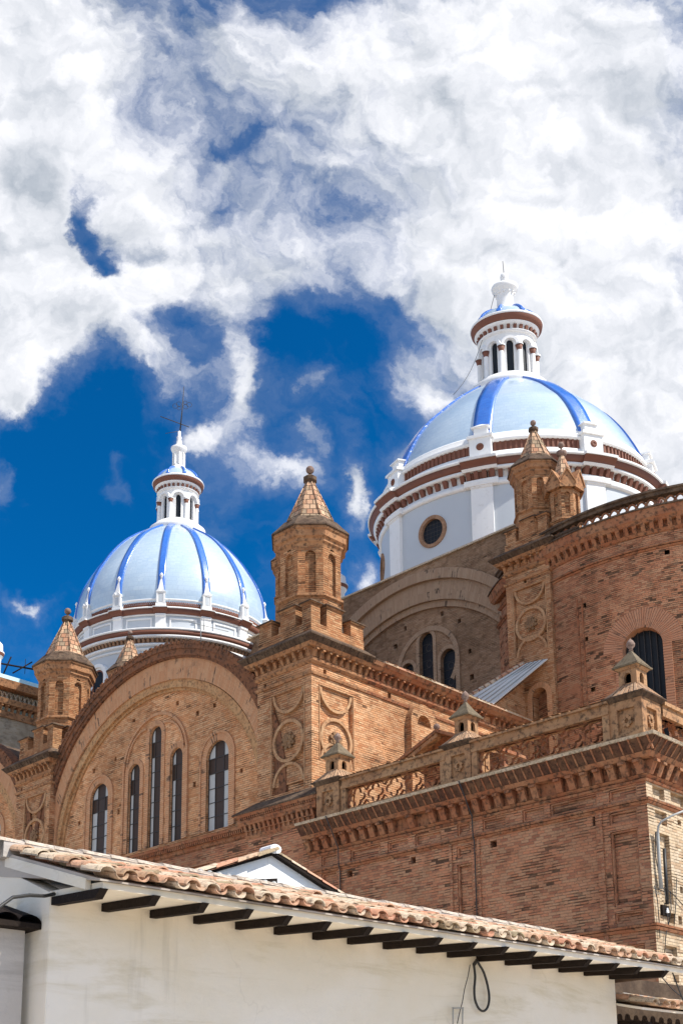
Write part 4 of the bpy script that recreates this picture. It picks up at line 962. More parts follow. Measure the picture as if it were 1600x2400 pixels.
    w.lathe(c, P([(1.64,41.90),(1.80,42.02),(1.84,42.20)]), 64)
    w.build('lantern_cornice', M['brown'], root, part_of=L)
    w = MB(); w.lathe(c, P([(1.84,42.2),(1.88,42.24),(1.84,42.32),(1.55,42.40),(1.50,42.50),(1.3,42.5)]), 64); w.build('lantern_rim', M['white'], root, part_of=L)
    pr = smooth_prof(P([(1.50,42.45),(1.40,42.85),(1.10,43.35),(.75,43.65),(.45,43.75)]), 4)
    w = MB(); w.lathe(c, pr, 48); w.build('cupola', M['pane_blue'], root, part_of=L)
    w = MB()
    for i in range(8 if ncol == 10 else 8):
        a = 22.5+45*i; q = Vector((math.cos(R_(a)), math.sin(R_(a)), 0)); cc = Vector((c[0], c[1], 0))
        w.tube([cc+q*(r+.03)+Vector((0,0,z+.03)) for r, z in pr], .09*k, 6)
        w.tube([cc+q*(1.50*k)+Vector((0,0,zf(42.48))), cc+q*(1.62*k)+Vector((0,0,zf(42.60)))], .13*k, 6)
    w.build('cupola_ribs', M['rib_blue'], root, part_of=L)
    return L
L2 = lantern(rd, c2, lambda v: 1.6+(v+.24+lz(v)-1.6)*kd, kd, 10, 4.6, 'bowl')
w = MB(); w.lathe(c2, PR([(.62,43.62),(.66,43.80),(.52,43.95),(.44,44.1),(.42,44.75),(.50,44.9),(.52,44.98),(.66,45.08),(.70,45.25),(.66,45.35),(.30,45.42),(.16,45.55),(.15,45.70),(.20,45.80),(.21,45.95),(.16,46.10),(.001,46.16)]), 40)
for i in range(12):
    a = R_(30*i); q = MB(); w.ball((c2[0]+.50*kd*math.cos(a), c2[1]+.50*kd*math.sin(a), Z(44.86)), .065*kd, 6, 1.0)
w.build('bowl_finial', M['white'], rd, part_of=L2)
w = MB(); w.tube([(c2[0], c2[1], Z(46.1)), (c2[0]-.03, c2[1]+.03, Z(46.9))], .022, 5); w.build('lightning_rod', M['iron'], rd, part_of=L2)
a_ = Vector((c2[0], c2[1], Z(45.0)))
d_ = Vector((math.sin(YAW+.0)*0, 0, 0))
pL = ray(1062, 925); pl = Vector(CAMP)+pL*((c2[0]-4)/pL.x)
wr = MB(); st_ = a_+Vector((-.3, .6, 0)); wr.tube([st_+(pl-st_)*t+Vector((0,0,-1.2*math.sin(math.pi*t))) for t in [i/10 for i in range(11)]], .016, 4)
tag(wr.build('guy_wire', M['cable']), 'thin wire hanging from the lantern of the right dome down its left side', 'wire')

# --- left dome
c1 = (45.09, 57.41)
ld = thing('domed_tower', 'left dome with many narrow blue ribs, ringed by small white spires', 'dome', (c1[0], c1[1], 0)); ld['c'] = c1; q_ = math.hypot(*c1); ld['_sq'] = (c1[0]/q_, c1[1]/q_, .87, c1[0], c1[1])
P14 = [19.2857+360/14*i for i in range(14)]
w = MB(); w.lathe(c1, [(5.95,15),(5.95,30.17)], 112, sm=True); w.build('drum_wall', M['grey'], ld)
ringset(ld, [('architrave', 'white', [clos([(5.8,29.84),(6.05,29.87),(6.08,29.97),(5.8,29.98)]), clos([(5.8,30.10),(6.12,30.12),(6.16,30.26),(5.8,30.28)])]),
             ('lower_ledge', 'white', [clos([(5.8,30.54),(6.36,30.56),(6.44,30.68),(5.8,30.70)]), clos([(5.7,30.94),(6.58,30.96),(6.60,31.08),(6.3,31.16),(5.7,31.22)])]),
             ('brown_moulding', 'brown', [clos([(5.8,30.70),(6.44,30.70),(6.56,30.95),(5.8,30.95)])]),
             ('attic_wall', 'grey', [[(5.88,31.02),(5.88,32.17)]]),
             ('parapet_base', 'white', [clos([(5.6,32.48),(6.02,32.50),(6.02,32.62),(5.6,32.62)])]),
             ('parapet_rim', 'white', [clos([(5.6,33.00),(5.98,33.02),(6.02,33.12),(5.88,33.18),(5.86,33.40),(5.8,33.46),(5.5,33.46)])])])
ringset(ld, [('upper_cornice', 'brown', [clos([(5.7,32.14),(6.06,32.16),(6.10,32.24),(6.28,32.40),(5.7,32.44)])]),
             ('cornice_ledge', 'white', [clos([(5.7,32.42),(6.30,32.42),(6.31,32.48),(6.0,32.54),(5.7,32.54)])])], P14, 3.9, .16)
w = MB(); Pq = Po(c1, 6.05)
for i in range(140):
    a = i*360/140; w.hexa([Pq.P(a-.65,30.30,-.1),Pq.P(a+.65,30.30,-.1),Pq.P(a+.65,30.30,.10),Pq.P(a-.65,30.30,.10)], [Pq.P(a-.65,30.53,-.1),Pq.P(a+.65,30.53,-.1),Pq.P(a+.65,30.53,.22),Pq.P(a-.65,30.53,.22)])
w.lathe(c1, [(6.0,30.26),(6.0,30.56)], 112); w.build('bracket_row', M['brownb'], ld)
w = MB(); w.lathe(c1, [(5.88,32.60),(5.88,33.02)], 112); Pf = Po(c1, 5.88)
for a in P14:
    for s_ in (-1, 1):
        pts = []
        for k in range(33):
            aa = a+3+(360/14-6)*k/32; pts.append(Pf.P(aa, 32.81+s_*.13*math.cos(k*math.pi/2), .03))
        w.tube(pts, .045, 5)
w.build('parapet_frieze', M['brown'], ld)
fr_ = MB()
for a in P14:
    ca = a+360/28; h_ = 360/28-3.9
    for (x0, x1, z0, z1) in ((ca-h_+1.2, ca+h_-1.2, 31.84, 31.92), (ca-h_+1.2, ca+h_-1.2, 31.24, 31.32), (ca-h_+1.2, ca-h_+2.0, 31.32, 31.84), (ca+h_-2.0, ca+h_-1.2, 31.32, 31.84)):
        fr_.lathe(c1, clos([(5.85,z0),(5.96,z0),(5.96,z1),(5.85,z1)]), 8, x0, x1, sm=False)
fr_.lathe(c1, clos([(5.85,32.08),(5.98,32.08),(6.0,32.16),(5.85,32.16)]), 112)
fr_.build('attic_frames', M['white'], ld)
for a in P14:
    q = MB(); q.lathe(c1, clos([(5.8,31.02),(6.08,31.02),(6.08,31.92),(6.16,31.98),(6.16,32.12),(5.8,32.12)]), 3, a-2.9, a+2.9, sm=False); q.build('pilaster', M['white'], ld)
# small white spire finials: one built, the rest copied
def spirelet(a):
    f = Fr(Po(c1, 6.02).P(a, 0), Vector((-math.sin(R_(a)), math.cos(R_(a)), 0)), Vector((math.cos(R_(a)), math.sin(R_(a)), 0))); q = MB()
    q.fbox(f, -.30, .30, 32.50, 32.76, -.22, .22); q.fbox(f, -.22, .22, 32.76, 33.40, -.18, .18)
    for x in (-.21, .21):
        for h in (-.17, .17): q.fbox(f, x-.05, x+.05, 32.72, 33.42, h-.05, h+.05)
    q.fbox(f, -.27, .27, 33.40, 33.46, -.24, .24)
    for (x0, x1) in ((-.29, .01), (-.01, .29)): q.prism(f, [(x0, 33.46), (x1, 33.46), ((x0+x1)/2, 33.66)], -.26, .26)
    q.hexa([f.P(-.20,33.46,-.20),f.P(.20,33.46,-.20),f.P(.20,33.46,.20),f.P(-.20,33.46,.20)], [f.P(-.045,34.42,-.045),f.P(.035,34.42,-.035),f.P(.035,34.42,.035),f.P(-.035,34.42,.035)])
    cc = f.P(0, 0, 0); q.lathe((cc.x, cc.y), [(.001,34.37),(.09,34.40),(.05,34.48),(.11,34.56),(.11,34.64),(.05,34.72),(.001,34.78)], 10)
    o = q.build('spire_finial', M['white'], ld)
    g2 = MB(); g2.fbox(f, -.10, .10, 32.84, 33.34, .175, .20); g2.build('slot', M['grey'], ld, part_of=o)
for a in P14: spirelet(a)
SH1 = smooth_prof([(5.9,32.8),(6.0,33.3),(6.02,33.9),(5.86,34.8),(5.52,35.75),(5.05,36.62),(4.45,37.55),(3.68,38.45),(2.95,39.08),(2.2,39.58),(1.65,39.92),(1.2,40.05)])
w = MB(); w.lathe(c1, SH1, 128); w.build('shell', M['pane_blue'], ld)
ribs(ld, c1, SH1, P14, .42, .09, M['rib_blue'], 1.5)
off = Vector((.793, -.609, 0))*.16; cL = (c1[0]+off.x, c1[1]+off.y); kl = .90
def ZL(v): return v+1.27 if v < 42.5 else 43.77+(v-42.5)*.62     # lantern heights of the left dome
L1 = lantern(ld, cL, ZL, kl, 8, 233.5, 'spire')
w = MB(); w.lathe(cL, [(.60,44.45),(.58,44.62),(.44,44.75),(.34,44.95),(.33,45.75),(.40,45.85),(.50,46.0),(.54,46.12),(.52,46.22),(.24,46.30),(.20,46.55),(.14,46.85),(.17,46.98),(.10,47.1),(.11,47.4),(.001,47.5)], 24)
for i in range(8):
    a = R_(45*i+10); w.lathe((cL[0]+.38*math.cos(a), cL[1]+.38*math.sin(a)), [(.05,44.9),(.045,45.8)], 6)
w.build('spire_top', M['white'], ld, part_of=L1)
w = MB(); T = Vector((cL[0]+.05, cL[1], 47.45)); rt = Vector((.79, -.61, 0))
tp = T+Vector((0, 0, 3.35))+rt*.2
w.tube([T, T+(tp-T)*.5+rt*.02, tp], .05, 5, taper=.022)
cr = T+(tp-T)*.14+rt*.02; w.tube([cr-rt*1.35+Vector((0,0,.55)), cr+rt*.55-Vector((0,0,.1))], .03, 5)
mid = T+(tp-T)*.58
for s_ in (-1, 1):
    for (ox, oz, rr) in ((.22, .08, .17), (.46, -.08, .17), (.20, -.22, .13)):
        w.tube([mid+rt*s_*(ox+rr*math.cos(R_(t)))+Vector((0,0,oz*(1 if s_ < 0 else -1)+rr*math.sin(R_(t)))) for t in range(0, 361, 30)], .015, 4)
w.tube([T+rt*-.15, T+rt*-.95+Vector((0,0,.0))-Vector((0,0,.2))], .015, 4)
w.build('iron_cross', M['iron'], ld, part_of=L1)
# drum windows of the left dome
for a in [186.43+360/14*i for i in (-1, 0, 1, 2, 3, 4, 5)]:
    f = Fr(Po(c1, 5.95).P(a, 0), Vector((-math.sin(R_(a)), math.cos(R_(a)), 0)), Vector((math.cos(R_(a)), math.sin(R_(a)), 0)))
    q = MB(); q.band(f, arch(-.78, .78, 27.95, 29.40, 20), arch(-.56, .56, 27.95, 29.18, 20), -.3, .22); q.band(f, arch(-.56, .56, 27.95, 29.18, 20), arch(-.46, .46, 27.95, 29.05, 20), -.3, .12)
    for s_ in (-1, 1): q.fbox(f, s_*.68-.16, s_*.68+.16, 27.85, 27.954, -.1, .30)
    o = q.build('drum_window', M['white'], ld)
    q = MB(); q.prism(f, arch(-.46, .46, 24.2, 29.05, 14), -.1, .03)
    q.build('glass', M['glass'], ld, part_of=o)
    q = MB(); q.band(f, arch(-.50, .50, 24.2, 29.07, 16), arch(-.40, .40, 24.2, 28.95, 16), .0, .10)
    for s_ in (-1, 1): q.lathe(((f.P(s_*.68, 0, .12)).x, (f.P(s_*.68, 0, .12)).y), [(.12, 24.2), (.12, 27.85)], 10)
    q.build('brown_jamb', M['brown'], ld, part_of=o)
w = MB(); pa = Vector(CAMP)+ray(510, 1500)*0
fa = Po(c1, 6.5); 
w.tube([fa.P(248, 30.75), fa.P(248, 31.5)], .03, 5); w.tube([fa.P(240, 31.15), fa.P(262, 31.0)], .02, 4); w.tube([fa.P(246, 29.9, .15), fa.P(246, 31.2, .15)], .03, 5)
tag(w.build('roof_antenna', M['galv']), 'thin aerial rods fixed to the ledge of the left dome above the great arch', 'antenna')

# ------------------------------------------------------------------ lesser turrets standing apart
def free_turret(cx, cy, zball, k, label):
    z0 = zball-7.99*k
    root = thing('brick_turret', label, 'turret', (cx, cy, 0), 'free standing brick turrets')
    b = MB(); b.box(cx-1.35*k, cx+1.35*k, cy-1.35*k, cy+1.35*k, 0, z0-.3*k); b.build('base', M['tower'], root)
    turret(root, base=Vector((cx, cy, z0)), k=k)
    return root
def cpt(px, py, r):
    d = ray(px, py); h = Vector((d.x, d.y, 0)).normalized()*r; return h
p = cpt(304.6, 1500, 64); free_turret(p.x, p.y, 29.2, .76, 'small turret seen just over the great arch in front of the left dome')
p = cpt(684, 1400, 60); free_turret(p.x, p.y, 33.9, .72, 'brick turret almost hidden behind the left side of the tallest middle turret')

# ------------------------------------------------------------------ right pier, its turrets and the curved apse
XP = 44.5
pr = thing('brick_tower', 'brick pier tower at the right with twin turrets in front of the large dome', 'tower', (XP, 29, 0), 'square brick towers topped by octagonal turrets')
w = MB(); rim = MB(); ros = MB(); F = FX(XP); y0, y1 = 29.0, 31.44; zf = 27.35
ni = arch(29.45, 30.25, 18.0, 21.75, 14)
w.plate(F, rect(y0, y1, 0, 28.2), [rect(29.30, 31.02, 23.55, 26.82), ni]+holes_xy(None, [(30.35, 27.15)], .18), 0, [.16, .6, .35], caps='all')
panel(w, rim, ros, F, 29.30, 31.02, 23.55, 26.82, 24.98)
w.face([(XP, y0, 0), (XP+3, y0, 0), (XP+3, y0, 28.2), (XP, y0, 28.2)]); w.face([(XP, y1, 0), (XP+3, y1, 0), (XP+3, y1, 28.2), (XP, y1, 28.2)])
w.box(XP+.22, XP+3, 27.72, 28.98, 0, 27.9)
F3 = FX(XP+.2); w.plate(F3, rect(27.72, 28.72, 0, 28.0), [rect(27.95, 28.5, 20, 26.8)], 0, .1, caps='all'); w.box(XP+.35, XP+.5, 26.6, 27.72, 0, 27.5)
w.build('wall', M['tower'], pr); 
rim.band(F3, circ(28.5, 26.75, .5, 10, 180, 270), circ(28.5, 26.75, .42, 10, 180, 270), -.1, .02); rim.band(F3, circ(28.5, 25.2, .5, 10, 90, 180), circ(28.5, 25.2, .42, 10, 90, 180), -.1, .02)
sv_ = MB(); sv_.band(F, arch(29.20, 30.50, 18.0, 22.0, 14), ni, -.05, .03); sv_.build('niche_arch', M['vous'], pr)
rim.build('panel_moulding', M['rim'], pr); ros.build('rosette', M['dros'], pr)
cornice_box(XP, XP+3, y0, y1, zf-.02, 'xyY', pr, dens=.38); 
cornice_box(XP+.2, XP+3, 27.72, y0-.6, zf-.03, 'xy', pr, dens=.38)
merlons(XP, y0+.0, XP+3, y1, zf+1.58, pr, .8)
pt_ = Vector((XP+1.35, 30.25, 0)); 
# scale so that the turret's ball sits where it does over the pier
p5 = cpt(1254, 1100, 54.6); turret(pr, base=Vector((p5.x, p5.y, 35.75-7.99*.83)), k=.83)
p6 = cpt(1320, 1150, 53.6)
tt = MB(); B6 = Vector((p6.x, p6.y, 0)); q = MB()
for i in range(8):
    a = 45*i; n = Vector((math.cos(R_(a)), math.sin(R_(a)), 0)); u = Vector((-n.y, n.x, 0)); F6 = Fr(B6+n*.68, u, n); hw = .68*math.tan(R_(22.5))
    tt.plate(F6, rect(-hw, hw, 27.5, 31.15), [arch(-.12, .12, 29.9, 31.0, 8)], 0, .1, caps='all')
    q.prism(Fr(B6+n*.72, u, n), [(-.36, 31.15), (.36, 31.15), (.36, 31.35), (0, 32.0), (-.36, 31.35)], -.05, .16)
    q.prism(Fr(B6+n*.72, u, n), [(-.40, 31.33), (0, 32.02), (.40, 31.33), (.40, 31.42), (0, 32.14), (-.40, 31.42)], -.3, .22)
for j in ((.70,29.5,.78,29.6,.70,29.7), ):
    for (ra, za, rb, zb) in ((j[0], j[1], j[2], j[3]), (j[2], j[3], j[4], j[5])):
        A = [B6+Vector(v) for v in octp(None, ra, za)]; Bq = [B6+Vector(v) for v in octp(None, rb, zb)]
        for i in range(8): tt.face([A[i], A[(i+1)%8], Bq[(i+1)%8], Bq[i]])
tt.build('small_turret', M['turret'], pr); o6 = q.build('gablets', M['ochre'], pr)
s6 = MB(); A = [B6+Vector(v) for v in octp(None, .62, 31.5)]; Bq = [B6+Vector(v) for v in octp(None, .10, 33.25)]
for i in range(8): s6.face([A[i], A[(i+1)%8], Bq[(i+1)%8], Bq[i]])
s6.build('small_spire', M['spire'], pr)
s6 = MB(); s6.lathe((p6.x, p6.y), [(.001,33.15),(.12,33.18),(.24,33.28),(.24,33.42),(.12,33.48),(.04,33.5),(.05,33.62),(.14,33.70),(.15,33.80),(.10,33.90),(.001,33.94)], 12); s6.build('small_ball_finial', M['finial'], pr)

# apse
cA = (54.8, 26.95); RA = 10.34
ap = thing('apse', 'curved reddish brick apse at the right edge with a tall dark arched window', 'building', (cA[0], cA[1], 0))
PA = Po(cA, RA); w = MB(); wa0, wa1 = 187.2, 197.9; wc = (wa0+wa1)/2; wr_ = (wa1-wa0)/2*math.pi/180*RA; ztop = 23.2; zsp = ztop-wr_
hol = [(PAz, zz) for PAz, zz in ((178.4, 24.9), (178.6, 23.4), (179.2, 20.9), (180.0, 18.6), (180.6, 17.2), (200.2, 26.4), (201.0, 25.0), (202.8, 23.2))]
st = 1.2
def inwin(a, z, e=0):
    dx = (a-wc)*math.pi/180*RA
    return abs(dx) < wr_+e and (z < zsp or math.hypot(dx, z-zsp) < wr_+e)
na = int(150/st)
for i in range(na):
    a = 120+i*st; am = a+st/2
    if not (170 < am < 215): w.face([PA.P(a, 0), PA.P(a+st, 0), PA.P(a+st, 27.6), PA.P(a, 27.6)], [(R_(a)*RA, 0), (R_(a+st)*RA, 0), (R_(a+st)*RA, 27.6), (R_(a)*RA, 27.6)]); continue
    z = 0.0; zs = [0, 10]+[10+.2*k for k in range(1, 89)]
    for k in range(len(zs)-1):
        zm = (zs[k]+zs[k+1])/2
        if zm > 12 and inwin(am, zm): continue
        if any(abs(am-h_[0]) < st*.5 and abs(zm-h_[1]) < .1 for h_ in hol): continue
        ua, ub = R_(a)*RA, R_(a+st)*RA
        w.face([PA.P(a, zs[k]), PA.P(a+st, zs[k]), PA.P(a+st, zs[k+1]), PA.P(a, zs[k+1])], [(ua, zs[k]), (ub, zs[k]), (ub, zs[k+1]), (ua, zs[k+1])])
w.build('wall', M['apse'], ap)
w = MB(); w.lathe(cA, [(RA-.5, 12), (RA-.5, 27.5)], 60, 150, 230); w.build('inner_wall', M['black'], ap)  # near-black backing: the shade inside the holes is put into its colour
def parch(r, zb): return [(wc-math.degrees(r/RA), zb)]+[(wc-math.degrees(r/RA)*math.cos(math.pi*k/28), zsp+r*math.sin(math.pi*k/28)) for k in range(29)]+[(wc+math.degrees(r/RA), zb)]
def pband(mb, r0, r1, h0, h1, zb=12.0):
    A, Bb = parch(r0, zb), parch(r1, zb); u = 0
    for k in range(len(A)-1):
        du = .14 if 0 < k < len(A)-2 else 7
        mb.face([PA.P(*A[k],h1),PA.P(*A[k+1],h1),PA.P(*Bb[k+1],h1),PA.P(*Bb[k],h1)], [(u, r0-r1), (u+du, r0-r1), (u+du, 0), (u, 0)])
        mb.face([PA.P(*Bb[k],h1),PA.P(*Bb[k+1],h1),PA.P(*Bb[k+1],h0),PA.P(*Bb[k],h0)]); mb.face([PA.P(*A[k],h1),PA.P(*A[k+1],h1),PA.P(*A[k+1],h0),PA.P(*A[k],h0)]); u += du
w = MB(); pband(w, wr_+.80, wr_+.26, -.1, .02, zsp); pband(w, wr_+.26, wr_-.10, -.45, .05); w.build('window_arch', M['vousa'], ap)
w = MB(); A = parch(wr_-.08, 12.0); w.face([PA.P(*p, -.40) for p in A]); wo = w.build('window', M['glass'], ap)
w = MB()
for i in range(-3, 4): a = wc+i*1.5; w.fbox(Fr(PA.P(a,0), Vector((-math.sin(R_(a)), math.cos(R_(a)), 0)), Vector((math.cos(R_(a)), math.sin(R_(a)), 0))), -.012, .012, 13, zsp+math.sqrt(max(wr_**2-(i*1.5/57.3*RA)**2, 0))-.1, -.38, -.30)
w.build('leading', M['iron'], ap, part_of=wo)
w = MB()
for z0, p0, z1, p1 in ((26.55,.04,26.62,.09), (26.66,.10,26.72,.12), (27.30,.05,27.42,.14), (27.75,.28,27.9,.38), (27.9,.4,28.3,.46)): w.lathe(cA, [(RA-.1,z0),(RA+p0,z0),(RA+p1,z1),(RA-.1,z1)], 120, 120, 270, sm=False)
w.lathe(cA, [(RA+.02, 27.4), (RA+.04, 27.76)], 120, 120, 270)
for i in range(210):
    a = 160+i*.32*1.0
    if i % 7 in (0, 3) or True:
        pass
n = int(90/2.05)
for i in range(n):
    a = 160+i*2.05; w.hexa([PA.P(a-.5,27.42,-.1),PA.P(a+.5,27.42,-.1),PA.P(a+.5,27.42,.12),PA.P(a-.5,27.42,.12)], [PA.P(a-.5,27.74,-.1),PA.P(a+.5,27.74,-.1),PA.P(a+.5,27.74,.30),PA.P(a-.5,27.74,.30)])
# raised vertical strips and fields beside the pier
for a in (176.3, 177.7): w.lathe(cA, [(RA-.1,12),(RA+.05,12),(RA+.05,25.3),(RA-.1,25.3)], 2, a-.16, a+.16, sm=False)
w.build('cornice', M['terra'], ap)
w = MB(); w.lathe(cA, [(RA-.1,28.3),(RA+.52,28.3),(RA+.50,28.38),(RA+.1,28.46),(RA-.1,28.46)], 120, 120, 270, sm=False)
w.lathe(cA, clos([(RA-.25,28.97),(RA+.16,28.97),(RA+.18,29.10),(RA+.26,29.14),(RA+.24,29.24),(RA-.25,29.28)]), 120, 120, 270, sm=False); w.build('parapet_rails', M['lip'], ap)
w = MB()
for s_ in (-1, 1):
    w.tube([PA.P(160+k*.3, 28.72+s_*.20*math.cos(k*.3/2.3*math.pi), -.04) for k in range(220)], .055, 5)
w.build('parapet_lattice', M['terra'], ap)
w = MB(); w.lathe(cA, [(RA+.0,28.40),(.5,28.6)], 60, 120, 270); w.build('roof', M['gable'], ap)

# ------------------------------------------------------------------ lean-to roof by the pier
r = thing('buttress_roof', 'small lean-to with a pale metal sheet roof beside the right pier tower', 'roof', (42, 30.6, 0))
Bc = ony(1147, 1657, 30.66); Cc = onx(1283, 1544, XP-.1); Ac = ony(1099, 1636, 32.0); Dc = Vector((XP-.1, Cc.y+1.15, Cc.z+.12))
def slab(P4, th, nm, mat, root):
    n = (P4[1]-P4[0]).cross(P4[3]-P4[0]).normalized()
    if n.z < 0: n = -n
    b = MB(); b.hexa([p-n*th for p in P4], P4); return b.build(nm, mat, root)
slab([Bc, Cc, Dc, Ac], .04, 'metal_sheet', M['sheet'], r)
w = MB()
for k in range(1, 5):
    p0_, p1_ = Bc+(Ac-Bc)*(k/5), Cc+(Dc-Cc)*(k/5); w.tube([p0_+Vector((0,0,.02)), p1_+Vector((0,0,.02))], .022, 5)
w.build('sheet_seams', M['galv'], r)
w = MB(); Tz = onx(1224, 1597, XP-.02)
w.prism(FY(30.66), [(Bc.x+.1, 12), (XP, 12), (XP, Tz.z-.02), (Bc.x+.1, Bc.z-.03)], -.3, .0); w.build('side_wall', M['tower'], r)
w = MB(); u = (Dc-Ac); 
for i in range(10):
    a = Ac+u*(i/10)+Vector((0,.12,.05)); b_ = Ac+u*((i+.9)/10)+Vector((0,.12,.03)); w.tube([a, b_], .11, 8)
w.build('tile_edge', M['clay'], r)

# small pedimented roof on the wing's terrace
r = thing('roof_dormer', 'small tiled brick pediment behind the balustrade, dark underneath', 'dormer', (33, 25, 12.7))
A0 = onx(1021, 1716, 33.0); L0 = onx(925, 1792, 33.0); Rr = Vector((33.0, A0.y-2.2, A0.z-1.0)); w = MB()
def sl(Pa, Pb, th, dx, mb): mb.hexa([Pa, Pb, Pb+Vector((dx,0,0)), Pa+Vector((dx,0,0))], [Pa+Vector((0,0,th)), Pb+Vector((0,0,th)), Pb+Vector((dx,0,th)), Pa+Vector((dx,0,th))])
sl(L0, A0, .12, 2.4, w); sl(A0, Rr, .12, 2.4, w); w.build('tiles', M['terra'], r)
w = MB(); w.hexa([L0+Vector((.05,-.15,-.16)), A0+Vector((.05,0,-.16)), A0+Vector((.35,0,-.16)), L0+Vector((.35,-.15,-.16))], [L0+Vector((.05,-.1,-.01)), A0+Vector((.05,0,-.01)), A0+Vector((.35,0,-.01)), L0+Vector((.35,-.1,-.01))]); w.build('verge', M['ochre'], r)
w = MB(); w.prism(FX(34.3), [(L0.y-.3, 12.7), (Rr.y+.2, 12.7), (Rr.y+.2, Rr.z-.05), (A0.y, A0.z-.1), (L0.y-.3, L0.z+.05)], -.2, 0); w.build('wall', M['wing'], r)
w = MB(); w.ball((33.05, A0.y, A0.z+.2), .12, 8); w.build('finial', M['finial'], r)

# ------------------------------------------------------------------ far left church volume
fl_ = thing('church_transept', 'pale brick church wall with lattice parapet and pale blue-green roof at the far left', 'building', (38, 66, 0))
w = MB(); F = FY(66.0)
zt = ony(60, 1662, 66).z
def zpx(px, py): return ony(px, py, 66).z
z_top = zpx(40, 1590); z_lat0 = zpx(40, 1632); z_cor = zpx(40, 1650); z_cb = zpx(40, 1690)
w.box(36, 60, 66.0, 80, 0, z_cb); w.build('wall', M['pale'], fl_)
w = MB(); w.fbox(F, 34, 60, z_cb, z_cb+.12, -.2, .12); w.fbox(F, 34, 60, z_cb+.12, z_cb+.45, -.2, .08); brackets(w, F, 36, 50, .42, z_cb+.45, z_cb+.78, .15, .1, .3); w.fbox(F, 34, 60, z_cb+.78, z_cb+1.1, -.2, .4, .55)
w.fbox(F, 34, 60, z_cb+1.85, z_cb+2.35, -.2, .5, .62); w.build('cornice', M['ochre'], fl_)
w = MB(); w.box(34, 60, 66.3, 66.5, z_cb+1.1, z_cb+1.9)
for s_ in (-1, 1): w.tube([F.P(34+k*.1, z_cb+1.47+s_*.3*math.sin(k*.1/.33*math.pi/1.0), -.1) for k in range(160)], .07, 5)
w.build('lattice_parapet', M['stone'], fl_)
w = MB(); w.hexa([(34,66.6,z_cb+2.3),(60,66.6,z_cb+2.3),(60,76,z_cb+2.3),(34,76,z_cb+2.3)], [(34,67.4,z_cb+3.5),(60,67.4,z_cb+3.5),(60,76,z_cb+3.6),(34,76,z_cb+3.6)])
w.build('tiled_roof', M['teal'], fl_)
w = MB()
pa, pb, pc, pd = ony(-40, 1548, 68), ony(95, 1572, 68), ony(8, 1580, 67.5), ony(26, 1540, 67.5)
w.tube([pa, pb], .06, 6); w.tube([pc, pd], .05, 6); w.tube([ony(30, 1578, 67.6), ony(75, 1552, 67.6)], .05, 6); w.tube([ony(58, 1580, 67.6), ony(60, 1545, 67.6)], .02, 5)
tag(w.build('scaffold_poles', M['wood']), 'crossed wooden poles above the pale blue-green roof at the far left', 'poles')
# slim white lanterns that peep out
def peep(px, py, D_, r0, label):
    h = cpt(px, py, D_); d = ray(px, py); z = 1.6+d.z/math.hypot(d.x, d.y)*D_
    root = thing('small_lantern', label, 'lantern', (h.x, h.y, 0), 'small white lanterns half hidden behind brickwork')
    w = MB(); w.lathe((h.x, h.y), [(r0*.75,0),(r0*.75,z-.3),(r0*.8,z-.2),(r0*.95,z-.05)], 24); w.build('shaft', M['white'], root)
    w = MB(); w.lathe((h.x, h.y), [(r0*.95,z-.05),(r0*1.05,z+.12),(r0*1.05,z+.16)], 24); w.build('cornice', M['brown'], root)
    w = MB(); w.lathe((h.x, h.y), [(r0*1.07,z+.16),(r0*1.07,z+.24),(r0*.9,z+.35),(r0*.85,z+.8),(r0*.4,z+1.1),(.001,z+1.2)], 24); w.build('rim', M['white'], root)
peep(787, 1382, 74, .75, 'white and brown lantern edge peeping out right of the middle turret')
peep(-14, 1538, 78, .62, 'white lantern edge at the far left margin above the blue-green roof')

# ------------------------------------------------------------------ white house in the foreground
AZ = R_(-4.8); HU = Vector((math.cos(AZ), math.sin(AZ), 0)); HN = Vector((math.sin(AZ), -math.cos(AZ), 0))   # HN points to the viewer
def FH(h): return Fr(HN*-h, HU, HN)         # wall plane at distance h
H0 = 12.8; FW = FH(H0)
hs_ = thing('white_house', 'long whitewashed adobe house with clay tile roof and black rafters in the foreground', 'house', tuple(HN*-H0+HU*7))
w = MB(); u0, u1 = 6.8, 17.67
w.fbox(FW, u0, u1, 0, 4.52, -3.0, 0)
# gable end at the left
gb_ = Fr(HU*u0, HN, -HU)    # s = along the viewer axis, h outwards to the left
w.prism(gb_, [(-H0-2.6, 0), (-H0-.004, 0), (-H0-.004, 4.50), (-H0-1.3, 5.02), (-H0-2.6, 4.5)], -.3, .012)
w.build('wall', M['adobe'], hs_)
E0h, Rh = 11.62, 14.0; zE, zR = 4.50, 5.22
def roofz(h): return zE+(zR-zE)*(h-E0h)/(Rh-E0h)
for i in range(17):
    u = u0+.02+i*.667+(random.uniform(-.02,.02)); q = MB(); f = FH(H0)
    th = .12; P0 = lambda h, z, du: FH(h).P(u+du, z)
    ww = .092+random.uniform(-.008,.012); jj = random.uniform(-.04,.05)
    q.hexa([P0(H0+.3, 4.375, 0), P0(H0+.3, 4.375, ww), P0(11.78+jj, 4.28, ww), P0(11.78+jj, 4.28, 0)], [P0(H0+.3, 4.47, 0), P0(H0+.3, 4.47, ww), P0(11.66+jj, 4.38, ww), P0(11.66+jj, 4.38, 0)])
    q.build('rafter', M['wood'], hs_)
w = MB()   # white fascia / boarding over the rafters
P0 = lambda h, z, u: FH(h).P(u, z)
